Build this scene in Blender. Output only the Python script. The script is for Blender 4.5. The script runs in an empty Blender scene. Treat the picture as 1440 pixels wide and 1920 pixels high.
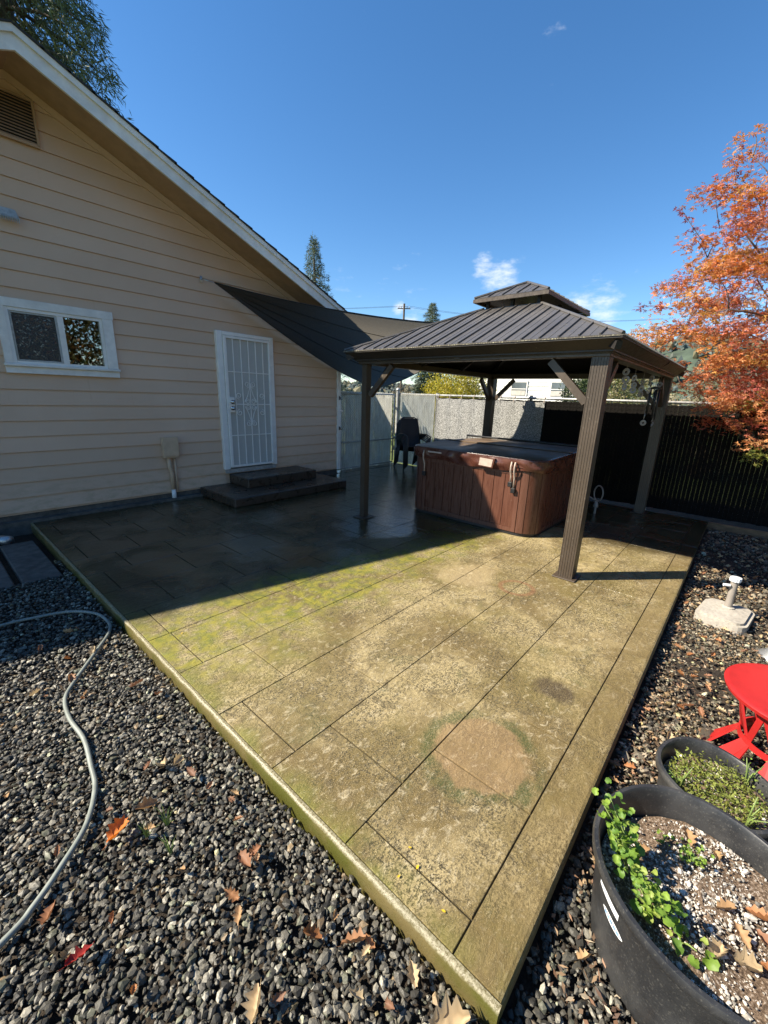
import bpy, bmesh, math, random
import numpy as np
from mathutils import Vector, Matrix

R = math.radians
random.seed(7)
rng = np.random.default_rng(11)
scene = bpy.context.scene
COL = scene.collection

# ------------------------------------------------------------------ camera
cam_data = bpy.data.cameras.new('camera')
cam = bpy.data.objects.new('camera', cam_data)
COL.objects.link(cam)
yaw, pitch, roll = R(40.806), R(15.743), R(1.975)
fwd = Vector((math.cos(yaw) * math.cos(pitch), math.sin(yaw) * math.cos(pitch), -math.sin(pitch)))
right = Vector((math.sin(yaw), -math.cos(yaw), 0))
up = right.cross(fwd)
r2 = math.cos(roll) * right + math.sin(roll) * up
u2 = -math.sin(roll) * right + math.cos(roll) * up
m = Matrix((r2, u2, -fwd)).transposed().to_4x4()
m.translation = Vector((0, 0, 1.6))
cam.matrix_world = m
cam_data.sensor_fit = 'HORIZONTAL'
cam_data.sensor_width = 36.0
cam_data.lens = 771.58 / 1440 * 36
cam_data.clip_start = 0.05
cam_data.clip_end = 3000
scene.camera = cam

# ------------------------------------------------------------------ sun and sky
SUN_DIR = Vector((-0.85, 0.79, 1.0)).normalized()          # towards the sun
sun_el = math.asin(SUN_DIR.z)
sun_data = bpy.data.lights.new('sun', 'SUN')
sun_data.energy = 5.0
sun_data.angle = R(0.55)
sun_data.color = (1.0, 0.90, 0.74)
sun = bpy.data.objects.new('sun', sun_data)
COL.objects.link(sun)
sun.rotation_euler = (-SUN_DIR).to_track_quat('-Z', 'Y').to_euler()
sun.location = (-8, 8, 12)

world = bpy.data.worlds.new('World')
scene.world = world
world.use_nodes = True
wt = world.node_tree
wt.nodes.clear()
w_out = wt.nodes.new('ShaderNodeOutputWorld')
w_bg = wt.nodes.new('ShaderNodeBackground')
sky = wt.nodes.new('ShaderNodeTexSky')
sky.sky_type = 'NISHITA'
sky.sun_disc = False
sky.sun_elevation = sun_el
sky.sun_rotation = math.atan2(SUN_DIR.x, SUN_DIR.y)
sky.altitude = 300
sky.air_density = 1.0
sky.dust_density = 0.1
sky.ozone_density = 3.2
w_bg.inputs['Strength'].default_value = 0.086
w_tc = wt.nodes.new('ShaderNodeTexCoord')


def wnode(t, **kw):
    n = wt.nodes.new(t)
    for k, v in kw.items():
        setattr(n, k, v)
    return n


# thin fair-weather clouds: noise over direction, kept to a few low banks
def cloud_bank(direction, radius):
    d = Vector(direction).normalized()
    dot = wnode('ShaderNodeVectorMath', operation='DISTANCE')
    wt.links.new(w_tc.outputs['Generated'], dot.inputs[0])
    dot.inputs[1].default_value = d
    mr = wnode('ShaderNodeMapRange', interpolation_type='SMOOTHSTEP')
    mr.inputs['From Min'].default_value = radius
    mr.inputs['From Max'].default_value = 0.0
    wt.links.new(dot.outputs['Value'], mr.inputs['Value'])
    return mr.outputs['Result']


def pix_dir(px, py):
    return ((px - 720) / 771.58) * r2 + ((960 - py) / 771.58) * u2 + fwd


banks = [(938, 522, 0.085), (908, 500, 0.05), (1108, 585, 0.105), (748, 578, 0.035), (772, 604, 0.05), (760, 540, 0.11),
         (1190, 505, 0.02), (640, 548, 0.08), (1040, 45, 0.04), (-900, 560, 0.2), (2600, 500, 0.25), (3400, 600, 0.2)]
acc = None
for px, py, rad in banks:
    o = cloud_bank(pix_dir(px, py), rad)
    if py == 540 or py == 548 or py == 45 or py == 505 and px == 1190:
        mu = wnode('ShaderNodeMath', operation='MULTIPLY')
        wt.links.new(o, mu.inputs[0])
        mu.inputs[1].default_value = 0.42
        o = mu.outputs[0]
    if acc is None:
        acc = o
    else:
        mx = wnode('ShaderNodeMath', operation='MAXIMUM')
        wt.links.new(acc, mx.inputs[0])
        wt.links.new(o, mx.inputs[1])
        acc = mx.outputs[0]
w_map = wnode('ShaderNodeMapping')
w_map.inputs['Scale'].default_value = (1, 1, 2.6)
wt.links.new(w_tc.outputs['Generated'], w_map.inputs['Vector'])
w_noise = wnode('ShaderNodeTexNoise')
w_noise.inputs['Scale'].default_value = 22
w_noise.inputs['Detail'].default_value = 7
w_noise.inputs['Roughness'].default_value = 0.62
wt.links.new(w_map.outputs[0], w_noise.inputs['Vector'])
add = wnode('ShaderNodeMath', operation='MULTIPLY_ADD')
wt.links.new(acc, add.inputs[0])
add.inputs[1].default_value = 0.50
wt.links.new(w_noise.outputs['Fac'], add.inputs[2])
cl = wnode('ShaderNodeMapRange', interpolation_type='SMOOTHSTEP')
cl.inputs['From Min'].default_value = 0.70
cl.inputs['From Max'].default_value = 1.3
wt.links.new(add.outputs[0], cl.inputs['Value'])
w_mix = wnode('ShaderNodeMix', data_type='RGBA')
wt.links.new(cl.outputs['Result'], w_mix.inputs['Factor'])
wt.links.new(sky.outputs[0], w_mix.inputs[6])
w_mix.inputs[7].default_value = (5.6, 5.9, 6.3, 1)
w_hs = wnode('ShaderNodeHueSaturation')
w_hs.inputs['Saturation'].default_value = 1.22
wt.links.new(w_mix.outputs[2], w_hs.inputs['Color'])
wt.links.new(w_hs.outputs[0], w_bg.inputs['Color'])
wt.links.new(w_bg.outputs[0], w_out.inputs['Surface'])

vs = scene.view_settings
vs.view_transform = 'Standard'
vs.look = 'None'
vs.exposure = 1.22
vs.gamma = 1.0
scene.display_settings.display_device = 'sRGB'
scene.cycles.max_bounces = 8
scene.cycles.transparent_max_bounces = 16
scene.cycles.use_denoising = True

# ------------------------------------------------------------------ helpers: objects


def put(o, parent=None):
    COL.objects.link(o)
    if parent is not None:
        o.parent = parent
    return o


def tag(o, label=None, cat=None, group=None, kind=None):
    if label:
        o['label'] = label
    if cat:
        o['category'] = cat
    if group:
        o['group'] = group
    if kind:
        o['kind'] = kind
    return o


def empty(name, loc, label, cat, group=None, rz=0.0):
    o = bpy.data.objects.new(name, None)
    o.empty_display_size = 0.1
    o.location = loc
    o.rotation_euler = (0, 0, rz)
    put(o)
    return tag(o, label, cat, group)


def copy_tree(o, parent=None):
    c = o.copy()
    COL.objects.link(c)
    c.parent = parent
    for ch in o.children:
        copy_tree(ch, c)
    return c


class MB:
    """collects faces for one mesh"""

    def __init__(self):
        self.v = []
        self.f = []
        self.mi = []
        self.cur = 0

    def add(self, verts, faces):
        b = len(self.v)
        self.v += [tuple(p) for p in verts]
        for f in faces:
            self.f.append(tuple(b + i for i in f))
            self.mi.append(self.cur)
        return self

    def box(self, x0, x1, y0, y1, z0, z1):
        return self.hexa([(x0, y0, z0), (x1, y0, z0), (x1, y1, z0), (x0, y1, z0), (x0, y0, z1), (x1, y0, z1), (x1, y1, z1), (x0, y1, z1)])

    def hexa(self, p):
        return self.add(p, [(0, 3, 2, 1), (4, 5, 6, 7), (0, 1, 5, 4), (1, 2, 6, 5), (2, 3, 7, 6), (3, 0, 4, 7)])

    def bbox(self, x0, x1, y0, y1, z0, z1, b=0.006):
        """box with chamfered edges"""
        bm = bmesh.new()
        bmesh.ops.create_cube(bm, size=1)
        for v in bm.verts:
            v.co = Vector(((x0 + x1) / 2 + v.co.x * (x1 - x0), (y0 + y1) / 2 + v.co.y * (y1 - y0), (z0 + z1) / 2 + v.co.z * (z1 - z0)))
        bmesh.ops.bevel(bm, geom=list(bm.edges), offset=b, segments=1, affect='EDGES')
        return self.from_bm(bm)

    def from_bm(self, bm):
        bm.verts.index_update()
        self.add([v.co[:] for v in bm.verts], [[v.index for v in f.verts] for f in bm.faces])
        bm.free()
        return self

    def prism(self, poly, axis, a, b):
        """extrude a 2d polygon along an axis; poly coords are the two other axes in order"""
        n = len(poly)
        ps = []
        for t in (a, b):
            for (p, q) in poly:
                ps.append({'x': (t, p, q), 'y': (p, t, q), 'z': (p, q, t)}[axis])
        fs = [tuple(range(n))[::-1], tuple(range(n, 2 * n))]
        for i in range(n):
            j = (i + 1) % n
            fs.append((i, j, n + j, n + i))
        return self.add(ps, fs)

    def tube(self, pts, rad, n=8, cap=True, closed=False):
        pts = [Vector(p) for p in pts]
        if not isinstance(rad, (list, tuple)):
            rad = [rad] * len(pts)
        rings = []
        prev = None
        for i, p in enumerate(pts):
            if closed:
                t = (pts[(i + 1) % len(pts)] - pts[i - 1])
            else:
                t = pts[min(i + 1, len(pts) - 1)] - pts[max(i - 1, 0)]
            if t.length < 1e-9:
                t = Vector((0, 0, 1))
            t.normalize()
            if prev is None:
                a = Vector((0, 0, 1)) if abs(t.z) < 0.9 else Vector((1, 0, 0))
                u = t.cross(a).normalized()
            else:
                u = (prev - t * prev.dot(t))
                if u.length < 1e-6:
                    u = t.cross(Vector((0.3, 0.5, 0.8)))
                u.normalize()
            prev = u
            w = t.cross(u)
            rings.append([p + (u * math.cos(2 * math.pi * k / n) + w * math.sin(2 * math.pi * k / n)) * rad[i] for k in range(n)])
        vs_ = [q for r_ in rings for q in r_]
        fs = []
        L = len(rings)
        for i in range(L if closed else L - 1):
            i2 = (i + 1) % L
            for k in range(n):
                k2 = (k + 1) % n
                fs.append((i * n + k, i * n + k2, i2 * n + k2, i2 * n + k))
        if cap and not closed:
            fs.append(tuple(range(n))[::-1])
            fs.append(tuple((L - 1) * n + k for k in range(n)))
        return self.add(vs_, fs)

    def lathe(self, prof, c=(0, 0, 0), n=24, close=False, rx=1.0, ry=1.0):
        vs_ = []
        for (r_, z) in prof:
            for k in range(n):
                a = 2 * math.pi * k / n
                vs_.append((c[0] + r_ * rx * math.cos(a), c[1] + r_ * ry * math.sin(a), c[2] + z))
        fs = []
        L = len(prof)
        for i in range(L if close else L - 1):
            i2 = (i + 1) % L
            for k in range(n):
                k2 = (k + 1) % n
                fs.append((i * n + k, i * n + k2, i2 * n + k2, i2 * n + k))
        if not close:
            if prof[0][0] > 1e-5:
                fs.append(tuple(range(n))[::-1])
            if prof[-1][0] > 1e-5:
                fs.append(tuple((L - 1) * n + k for k in range(n)))
        return self.add(vs_, fs)

    def beam(self, a, b, w, h, upv=(0, 0, 1)):
        """rectangular bar from a to b"""
        a, b = Vector(a), Vector(b)
        t = (b - a).normalized()
        s = t.cross(Vector(upv)).normalized()
        u = s.cross(t)
        p = []
        for e in (a, b):
            p += [e - s * w / 2 - u * h / 2, e + s * w / 2 - u * h / 2, e + s * w / 2 + u * h / 2, e - s * w / 2 + u * h / 2]
        return self.add(p, [(0, 1, 2, 3), (7, 6, 5, 4), (0, 4, 5, 1), (1, 5, 6, 2), (2, 6, 7, 3), (3, 7, 4, 0)])

    def mesh(self, name, mats, smooth=False):
        me = bpy.data.meshes.new(name)
        me.from_pydata(self.v, [], self.f)
        if not isinstance(mats, (list, tuple)):
            mats = [mats]
        for mt in mats:
            me.materials.append(mt)
        if len(mats) > 1:
            me.polygons.foreach_set('material_index', self.mi)
        bm = bmesh.new()
        bm.from_mesh(me)
        bmesh.ops.recalc_face_normals(bm, faces=bm.faces)
        bm.to_mesh(me)
        bm.free()
        if smooth:
            me.polygons.foreach_set('use_smooth', [True] * len(me.polygons))
            if smooth is not True:
                try:
                    me.set_sharp_from_angle(angle=R(smooth))
                except Exception:
                    pass
        me.update()
        return me

    def build(self, name, mats, parent=None, smooth=False, loc=None):
        o = bpy.data.objects.new(name, self.mesh(name, mats, smooth))
        if loc is not None:
            o.location = loc
        put(o, parent)
        return o


def np_mesh(name, V, F, mats, colors=None, smooth=False, mat_idx=None):
    """big triangle mesh from numpy arrays, optional per-vertex colour attribute"""
    me = bpy.data.meshes.new(name)
    nv, nf = len(V), len(F)
    k = F.shape[1]
    me.vertices.add(nv)
    me.vertices.foreach_set('co', np.ascontiguousarray(V, dtype=np.float32).ravel())
    me.loops.add(nf * k)
    me.polygons.add(nf)
    me.loops.foreach_set('vertex_index', np.ascontiguousarray(F, dtype=np.int32).ravel())
    me.polygons.foreach_set('loop_start', np.arange(0, nf * k, k, dtype=np.int32))
    me.polygons.foreach_set('loop_total', np.full(nf, k, dtype=np.int32))
    if mat_idx is not None:
        me.polygons.foreach_set('material_index', np.ascontiguousarray(mat_idx, dtype=np.int32))
    me.polygons.foreach_set('use_smooth', np.full(nf, bool(smooth), dtype=bool))
    me.update(calc_edges=True)
    if colors is not None:
        at = me.color_attributes.new('tint', 'FLOAT_COLOR', 'POINT')
        c4 = np.ones((nv, 4), dtype=np.float32)
        c4[:, :3] = colors
        at.data.foreach_set('color', c4.ravel())
    if not isinstance(mats, (list, tuple)):
        mats = [mats]
    for mt in mats:
        me.materials.append(mt)
    return me


def np_obj(name, V, F, mats, parent=None, colors=None, smooth=False):
    o = bpy.data.objects.new(name, np_mesh(name, V, F, mats, colors, smooth))
    return put(o, parent)


# ------------------------------------------------------------------ helpers: materials
class NT:
    def __init__(self, name):
        self.mat = bpy.data.materials.new(name)
        self.mat.use_nodes = True
        self.t = self.mat.node_tree
        self.t.nodes.clear()
        self.out = self.t.nodes.new('ShaderNodeOutputMaterial')
        self.bsdf = self.t.nodes.new('ShaderNodeBsdfPrincipled')
        self.t.links.new(self.bsdf.outputs[0], self.out.inputs['Surface'])

    def n(self, typ, **kw):
        nd = self.t.nodes.new(typ)
        for k, v in kw.items():
            setattr(nd, k, v)
        return nd

    def link(self, a, b):
        self.t.links.new(a, b)

    def pos(self):
        if not hasattr(self, '_pos'):
            self._pos = self.n('ShaderNodeNewGeometry').outputs['Position']
        return self._pos

    def obj(self):
        if not hasattr(self, '_obj'):
            self._obj = self.n('ShaderNodeTexCoord').outputs['Object']
        return self._obj

    def mapped(self, vec, scale=(1, 1, 1), rot=(0, 0, 0), loc=(0, 0, 0)):
        mp = self.n('ShaderNodeMapping')
        mp.inputs['Scale'].default_value = scale
        mp.inputs['Rotation'].default_value = rot
        mp.inputs['Location'].default_value = loc
        self.link(vec, mp.inputs['Vector'])
        return mp.outputs[0]

    def noise(self, vec, scale, detail=4, rough=0.55, dist=0.0):
        nd = self.n('ShaderNodeTexNoise')
        nd.inputs['Scale'].default_value = scale
        nd.inputs['Detail'].default_value = detail
        nd.inputs['Roughness'].default_value = rough
        nd.inputs['Distortion'].default_value = dist
        self.link(vec, nd.inputs['Vector'])
        return nd.outputs['Fac']

    def ramp(self, fac, lo, hi, a=0.0, b=1.0, smooth=True):
        mr = self.n('ShaderNodeMapRange')
        mr.interpolation_type = 'SMOOTHSTEP' if smooth else 'LINEAR'
        mr.inputs['From Min'].default_value = lo
        mr.inputs['From Max'].default_value = hi
        mr.inputs['To Min'].default_value = a
        mr.inputs['To Max'].default_value = b
        self.link(fac, mr.inputs['Value'])
        return mr.outputs['Result']

    def mix(self, fac, a, b):
        mx = self.n('ShaderNodeMix', data_type='RGBA')
        self.setin(mx.inputs['Factor'], fac)
        self.setin(mx.inputs[6], a)
        self.setin(mx.inputs[7], b)
        return mx.outputs[2]

    def setin(self, sock, v):
        if isinstance(v, bpy.types.NodeSocket):
            self.link(v, sock)
        elif isinstance(v, (tuple, list)):
            sock.default_value = tuple(v) + ((1,) if len(v) == 3 else ())
        else:
            sock.default_value = v

    def math(self, op, a, b=0.0, c=None, clamp=False):
        nd = self.n('ShaderNodeMath', operation=op)
        nd.use_clamp = clamp
        self.setin(nd.inputs[0], a)
        self.setin(nd.inputs[1], b)
        if c is not None:
            self.setin(nd.inputs[2], c)
        return nd.outputs[0]

    def sep(self, vec):
        s = self.n('ShaderNodeSeparateXYZ')
        self.link(vec, s.inputs[0])
        return s.outputs

    def dist(self, vec, p, scale=(1, 1, 1)):
        v = self.mapped(vec, scale)
        d = self.n('ShaderNodeVectorMath', operation='DISTANCE')
        self.link(v, d.inputs[0])
        d.inputs[1].default_value = (p[0] * scale[0], p[1] * scale[1], p[2] * scale[2])
        return d.outputs['Value']

    def bump(self, h, strength=0.3, distance=0.01, prev=None):
        b = self.n('ShaderNodeBump')
        self.setin(b.inputs['Strength'], strength)
        b.inputs['Distance'].default_value = distance
        self.link(h, b.inputs['Height'])
        if prev is not None:
            self.link(prev, b.inputs['Normal'])
        return b.outputs[0]

    def set(self, color=None, rough=None, metal=None, spec=None, normal=None, **kw):
        i = self.bsdf.inputs
        if color is not None:
            self.setin(i['Base Color'], color)
        if rough is not None:
            self.setin(i['Roughness'], rough)
        if metal is not None:
            self.setin(i['Metallic'], metal)
        if spec is not None:
            self.setin(i['Specular IOR Level'], spec)
        if normal is not None:
            self.link(normal, i['Normal'])
        for k, v in kw.items():
            self.setin(i[k], v)
        return self.mat


def plain(name, col, rough=0.6, var=0.12, scale=18.0, bump=0.0, metal=0.0, spec=0.5, use_obj=False, streak=None):
    """a colour with uneven tone and a bit of relief"""
    t = NT(name)
    v = t.obj() if use_obj else t.pos()
    if streak:
        v = t.mapped(v, streak)
    a = t.noise(v, scale, 5, 0.6)
    b = t.noise(v, scale * 0.13, 3, 0.5)
    mixf = t.math('ADD', t.math('MULTIPLY', a, 0.6), t.math('MULTIPLY', b, 0.4))
    lo = tuple(c * (1 - var * 1.6) for c in col)
    hi = tuple(min(1, c * (1 + var * 1.6)) for c in col)
    c = t.mix(t.ramp(mixf, 0.3, 0.7), lo, hi)
    n = t.bump(a, bump, 0.004) if bump else None
    return t.set(c, t.ramp(b, 0.3, 0.7, max(0.02, rough - 0.08), min(1, rough + 0.08)), metal, spec, n)


def leafy(name, stops, rough=0.5, trans=0.35, attr=True):
    """foliage: per-leaf tint from a vertex attribute, light passes through"""
    t = NT(name)
    at = t.n('ShaderNodeAttribute', attribute_name='tint')
    t.link(at.outputs['Color'], t.bsdf.inputs['Base Color'])
    t.set(rough=rough, spec=0.35)
    tr = t.n('ShaderNodeBsdfTranslucent')
    hs = t.n('ShaderNodeHueSaturation')
    hs.inputs['Value'].default_value = 1.25
    hs.inputs['Saturation'].default_value = 1.1
    t.link(at.outputs['Color'], hs.inputs['Color'])
    t.link(hs.outputs[0], tr.inputs['Color'])
    mx = t.n('ShaderNodeMixShader')
    mx.inputs[0].default_value = trans
    t.link(t.bsdf.outputs[0], mx.inputs[1])
    t.link(tr.outputs[0], mx.inputs[2])
    t.link(mx.outputs[0], t.out.inputs['Surface'])
    return t.mat

# ------------------------------------------------------------------ materials
M = {}


def patio_material():
    t = NT('stamped_concrete')
    p = t.pos()
    x, y, z = t.sep(p)
    slate = t.noise(t.mapped(p, (4.0, 6.5, 4.0), rot=(0, 0, R(38))), 2.2, 8, 0.68, 1.4)
    slate2 = t.noise(t.mapped(p, (3.0, 4.5, 4.0), rot=(0, 0, R(52))), 6.0, 7, 0.72, 0.8)
    broad = t.noise(p, 1.3, 5, 0.6, 0.4)
    broad2 = t.noise(t.mapped(p, loc=(3.1, 8.7, 0)), 2.7, 6, 0.62, 0.6)
    fine = t.noise(p, 125, 5, 0.8)
    grit = t.noise(p, 260, 2, 0.6)
    c = t.mix(t.ramp(broad, 0.40, 0.60), (0.150, 0.106, 0.036), (0.385, 0.305, 0.150))
    c = t.mix(t.ramp(broad2, 0.42, 0.70, 0, 0.75), c, (0.140, 0.102, 0.026))
    c = t.mix(t.ramp(slate, 0.50, 0.66, 0, 0.80), c, (0.095, 0.070, 0.028))
    c = t.mix(t.ramp(slate2, 0.52, 0.66, 0, 0.8), c, (0.47, 0.40, 0.255))
    # dark algae specks
    pit = t.math('ADD', t.math('MULTIPLY', fine, 0.6), t.math('MULTIPLY', t.noise(p, 52, 5, 0.75), 0.4))
    speck = t.math('MULTIPLY', t.ramp(pit, 0.48, 0.54), t.ramp(t.noise(p, 2.6, 5, 0.65), 0.36, 0.58, 0.25, 1.0))
    c = t.mix(speck, c, (0.036, 0.029, 0.012))
    c = t.mix(t.math('MULTIPLY', t.ramp(grit, 0.56, 0.70), 0.75), c, (0.52, 0.43, 0.26))
    # green-grey algae patches
    alg = t.math('MULTIPLY', t.ramp(t.noise(t.mapped(p, loc=(7, 2, 0)), 2.2, 6, 0.68, 0.8), 0.56, 0.76), t.ramp(fine, 0.38, 0.6))
    c = t.mix(t.math('MULTIPLY', alg, 0.8), c, (0.065, 0.085, 0.028))
    gm = t.math('MULTIPLY', t.ramp(t.noise(t.mapped(p, loc=(2, 9, 0)), 1.7, 5, 0.62, 0.6), 0.48, 0.64), t.ramp(pit, 0.44, 0.54, 0.25, 0.8))
    c = t.mix(t.math('MULTIPLY', gm, 0.5), c, (0.175, 0.140, 0.034))
    # moss along the damp middle and the edges
    wob = t.math('MULTIPLY_ADD', t.noise(p, 2.4, 5, 0.6), 1.3, -0.65)
    yy = t.math('ADD', y, wob)
    moss_band = t.math('MULTIPLY', t.ramp(yy, 1.75, 2.5), t.ramp(yy, 3.3, 2.7))
    # the algae edge runs with the dampest part of the slab, lower towards the tub
    moss = t.math('MULTIPLY', moss_band, t.ramp(t.noise(p, 7, 6, 0.7), 0.36, 0.60))
    c = t.mix(moss, c, t.mix(t.ramp(t.noise(p, 14, 4, 0.6), 0.4, 0.62), (0.105, 0.125, 0.012), (0.225, 0.20, 0.025)))
    edge_l = t.math('MULTIPLY', t.ramp(x, 0.93, 0.77), t.ramp(t.noise(p, 5, 5, 0.6), 0.36, 0.62))
    c = t.mix(t.math('MULTIPLY', edge_l, 0.6), c, (0.17, 0.18, 0.02))
    edge_r = t.math('MULTIPLY', t.ramp(y, 0.50, 0.30), t.ramp(t.noise(p, 4, 5, 0.6), 0.32, 0.56, 0.35, 1.0))
    c = t.mix(t.math('MULTIPLY', edge_r, 0.55), c, (0.150, 0.105, 0.036))
    # ring left by a big flower pot: clean brick-brown disc, green rim
    warp = t.math('ADD', t.math('MULTIPLY_ADD', t.noise(p, 16, 6, 0.75), 0.10, -0.05), t.math('MULTIPLY_ADD', t.noise(p, 4.5, 4, 0.6), 0.12, -0.06))
    dr = t.math('ADD', t.dist(p, (1.50, 0.645, 0.0), (1, 1, 0)), warp)
    disc = t.ramp(dr, 0.238, 0.196)
    c = t.mix(t.math('MULTIPLY', disc, 0.52), c, t.mix(t.ramp(broad2, 0.35, 0.65), (0.335, 0.215, 0.105), (0.235, 0.150, 0.07)))
    rim = t.math('MULTIPLY', t.ramp(dr, 0.195, 0.228), t.ramp(dr, 0.300, 0.245))
    rim = t.math('MULTIPLY', rim, t.ramp(t.noise(p, 6, 5, 0.6), 0.34, 0.54))
    c = t.mix(t.math('MULTIPLY', rim, t.ramp(fine, 0.40, 0.58, 0.25, 0.9)), c, (0.045, 0.062, 0.014))
    # black leaf stain
    ds = t.math('ADD', t.dist(p, (2.19, 0.55, 0.0), (1.15, 1.0, 0)), t.math('MULTIPLY_ADD', t.noise(p, 10, 5, 0.7), 0.16, -0.08))
    c = t.mix(t.math('MULTIPLY', t.ramp(ds, 0.135, 0.07), t.ramp(fine, 0.36, 0.60, 0.45, 0.95)), c, (0.038, 0.024, 0.014))
    # lit wet sheen painted as a pale patch, and rusty rings near the post
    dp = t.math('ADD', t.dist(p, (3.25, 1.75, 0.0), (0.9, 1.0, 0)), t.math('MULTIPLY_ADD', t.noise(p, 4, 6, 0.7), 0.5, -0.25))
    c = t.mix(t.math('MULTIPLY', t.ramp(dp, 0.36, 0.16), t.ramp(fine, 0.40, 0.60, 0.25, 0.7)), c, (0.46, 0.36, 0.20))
    dq = t.math('ABSOLUTE', t.math('SUBTRACT', t.dist(p, (3.32, 1.28, 0), (1, 1, 0)), 0.14))
    c = t.mix(t.ramp(dq, 0.035, 0.006, 0, 0.6), c, (0.20, 0.09, 0.04))
    # wet slab near the house; the gazebo's floor shade is painted in with it
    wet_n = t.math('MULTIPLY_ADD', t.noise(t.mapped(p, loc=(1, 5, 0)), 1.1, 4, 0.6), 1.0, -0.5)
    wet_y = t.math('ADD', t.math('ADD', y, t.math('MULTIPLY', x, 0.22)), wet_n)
    wet = t.math('MAXIMUM', t.ramp(wet_y, 2.95, 3.55), t.ramp(t.math('ADD', x, t.math('MULTIPLY', wet_n, 0.6)), 5.05, 5.65))  # second ramp puts the gazebo's shade into the floor colour
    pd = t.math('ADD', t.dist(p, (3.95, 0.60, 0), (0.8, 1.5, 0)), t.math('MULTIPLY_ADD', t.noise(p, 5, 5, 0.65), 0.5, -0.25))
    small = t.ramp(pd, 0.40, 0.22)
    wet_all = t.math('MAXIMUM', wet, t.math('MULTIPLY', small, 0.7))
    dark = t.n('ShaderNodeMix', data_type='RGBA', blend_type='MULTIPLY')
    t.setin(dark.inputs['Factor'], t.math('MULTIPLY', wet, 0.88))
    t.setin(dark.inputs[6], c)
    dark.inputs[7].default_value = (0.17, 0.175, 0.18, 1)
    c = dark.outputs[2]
    pool_n = t.noise(t.mapped(p, loc=(4, 4, 0)), 0.9, 4, 0.55, 0.5)
    pool = t.math('MULTIPLY', t.ramp(pool_n, 0.40, 0.56), wet)
    px_ = t.math('MULTIPLY', t.ramp(x, 3.2, 4.0), t.ramp(y, 2.9, 3.5))
    pool = t.math('MAXIMUM', pool, t.math('MULTIPLY', px_, 0.92))
    pool = t.math('MAXIMUM', pool, t.math('MULTIPLY', small, 0.8))
    rough = t.math('SUBTRACT', 0.78, t.math('MULTIPLY', wet_all, 0.42))
    rough = t.math('SUBTRACT', rough, t.math('MULTIPLY', pool, 0.33), clamp=True)
    rough = t.math('MAXIMUM', rough, 0.03)
    relief = t.math('ADD', t.math('MULTIPLY', slate, 0.7), t.math('MULTIPLY', slate2, 0.35))
    st = t.math('SUBTRACT', 1.0, t.math('MULTIPLY', pool, 0.58))
    n1 = t.bump(relief, st, 0.013)
    n2 = t.bump(pit, t.math('SUBTRACT', 0.6, t.math('MULTIPLY', pool, 0.58)), 0.006, n1)
    t.link(t.math('MULTIPLY_ADD', pool, 0.45, 1.5), t.bsdf.inputs['IOR'])
    return t.set(c, rough, 0.0, t.math('MULTIPLY_ADD', pool, 0.1, 0.45), n2)


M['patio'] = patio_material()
M['groove'] = plain('groove_dirt', (0.05, 0.040, 0.018), 0.9, 0.3, 40, 0.4)


def soil_material():
    t = NT('dark_soil')
    p = t.pos()
    a = t.noise(p, 60, 6, 0.7)
    b = t.noise(p, 4, 5, 0.6)
    c = t.mix(t.ramp(a, 0.35, 0.7), (0.018, 0.014, 0.011), (0.06, 0.046, 0.033))
    c = t.mix(t.ramp(b, 0.5, 0.72, 0, 0.5), c, (0.11, 0.08, 0.05))
    return t.set(c, 0.9, 0, 0.3, t.bump(a, 0.7, 0.02))


M['soil'] = soil_material()


def lawn_material():
    t = NT('lawn')
    p = t.pos()
    a = t.noise(p, 30, 6, 0.7)
    b = t.noise(p, 0.35, 5, 0.6)
    c = t.mix(t.ramp(a, 0.3, 0.7), (0.05, 0.085, 0.018), (0.13, 0.18, 0.045))
    c = t.mix(t.ramp(b, 0.4, 0.7, 0, 0.6), c, (0.16, 0.15, 0.06))
    return t.set(c, 0.85, 0, 0.3, t.bump(a, 0.6, 0.03))


M['lawn'] = lawn_material()


def stone_material():
    t = NT('crushed_basalt')
    at = t.n('ShaderNodeAttribute', attribute_name='tint')
    p = t.pos()
    a = t.noise(p, 160, 4, 0.7)
    c = t.mix(t.ramp(a, 0.35, 0.7, 0, 0.6), at.outputs['Color'], (0.03, 0.03, 0.03))
    return t.set(c, t.ramp(a, 0.3, 0.7, 0.38, 0.7), 0, 0.35, t.bump(a, 0.35, 0.003))


M['stone'] = stone_material()


def siding_material():
    t = NT('beige_siding_paint')
    p = t.pos()
    x, y, z = t.sep(p)
    grain = t.noise(t.mapped(p, (3, 3, 60)), 6, 5, 0.6)
    b = t.noise(p, 0.9, 4, 0.6)
    c = t.mix(t.ramp(b, 0.3, 0.7), (0.655, 0.455, 0.322), (0.70, 0.50, 0.362))
    grime = t.math('MULTIPLY', t.ramp(z, 0.75, 0.1), t.ramp(t.noise(t.mapped(p, (2, 2, 5)), 3, 6, 0.7), 0.42, 0.68))
    c = t.mix(t.math('MULTIPLY', grime, 0.45), c, (0.36, 0.275, 0.16))
    streak = t.ramp(t.noise(t.mapped(p, (14, 14, 0.6)), 1.6, 5, 0.65), 0.60, 0.78, 0, 0.22)
    c = t.mix(streak, c, (0.47, 0.29, 0.17))
    oi = t.n('ShaderNodeObjectInfo')
    vm = t.n('ShaderNodeMix', data_type='RGBA', blend_type='MULTIPLY')
    vm.inputs['Factor'].default_value = 1.0
    t.setin(vm.inputs[6], c)
    t.setin(vm.inputs[7], t.mix(oi.outputs['Random'], (0.90, 0.90, 0.89), (1.0, 1.0, 1.0)))
    return t.set(vm.outputs[2], 0.58, 0, 0.35, t.bump(grain, 0.25, 0.004))


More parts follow.
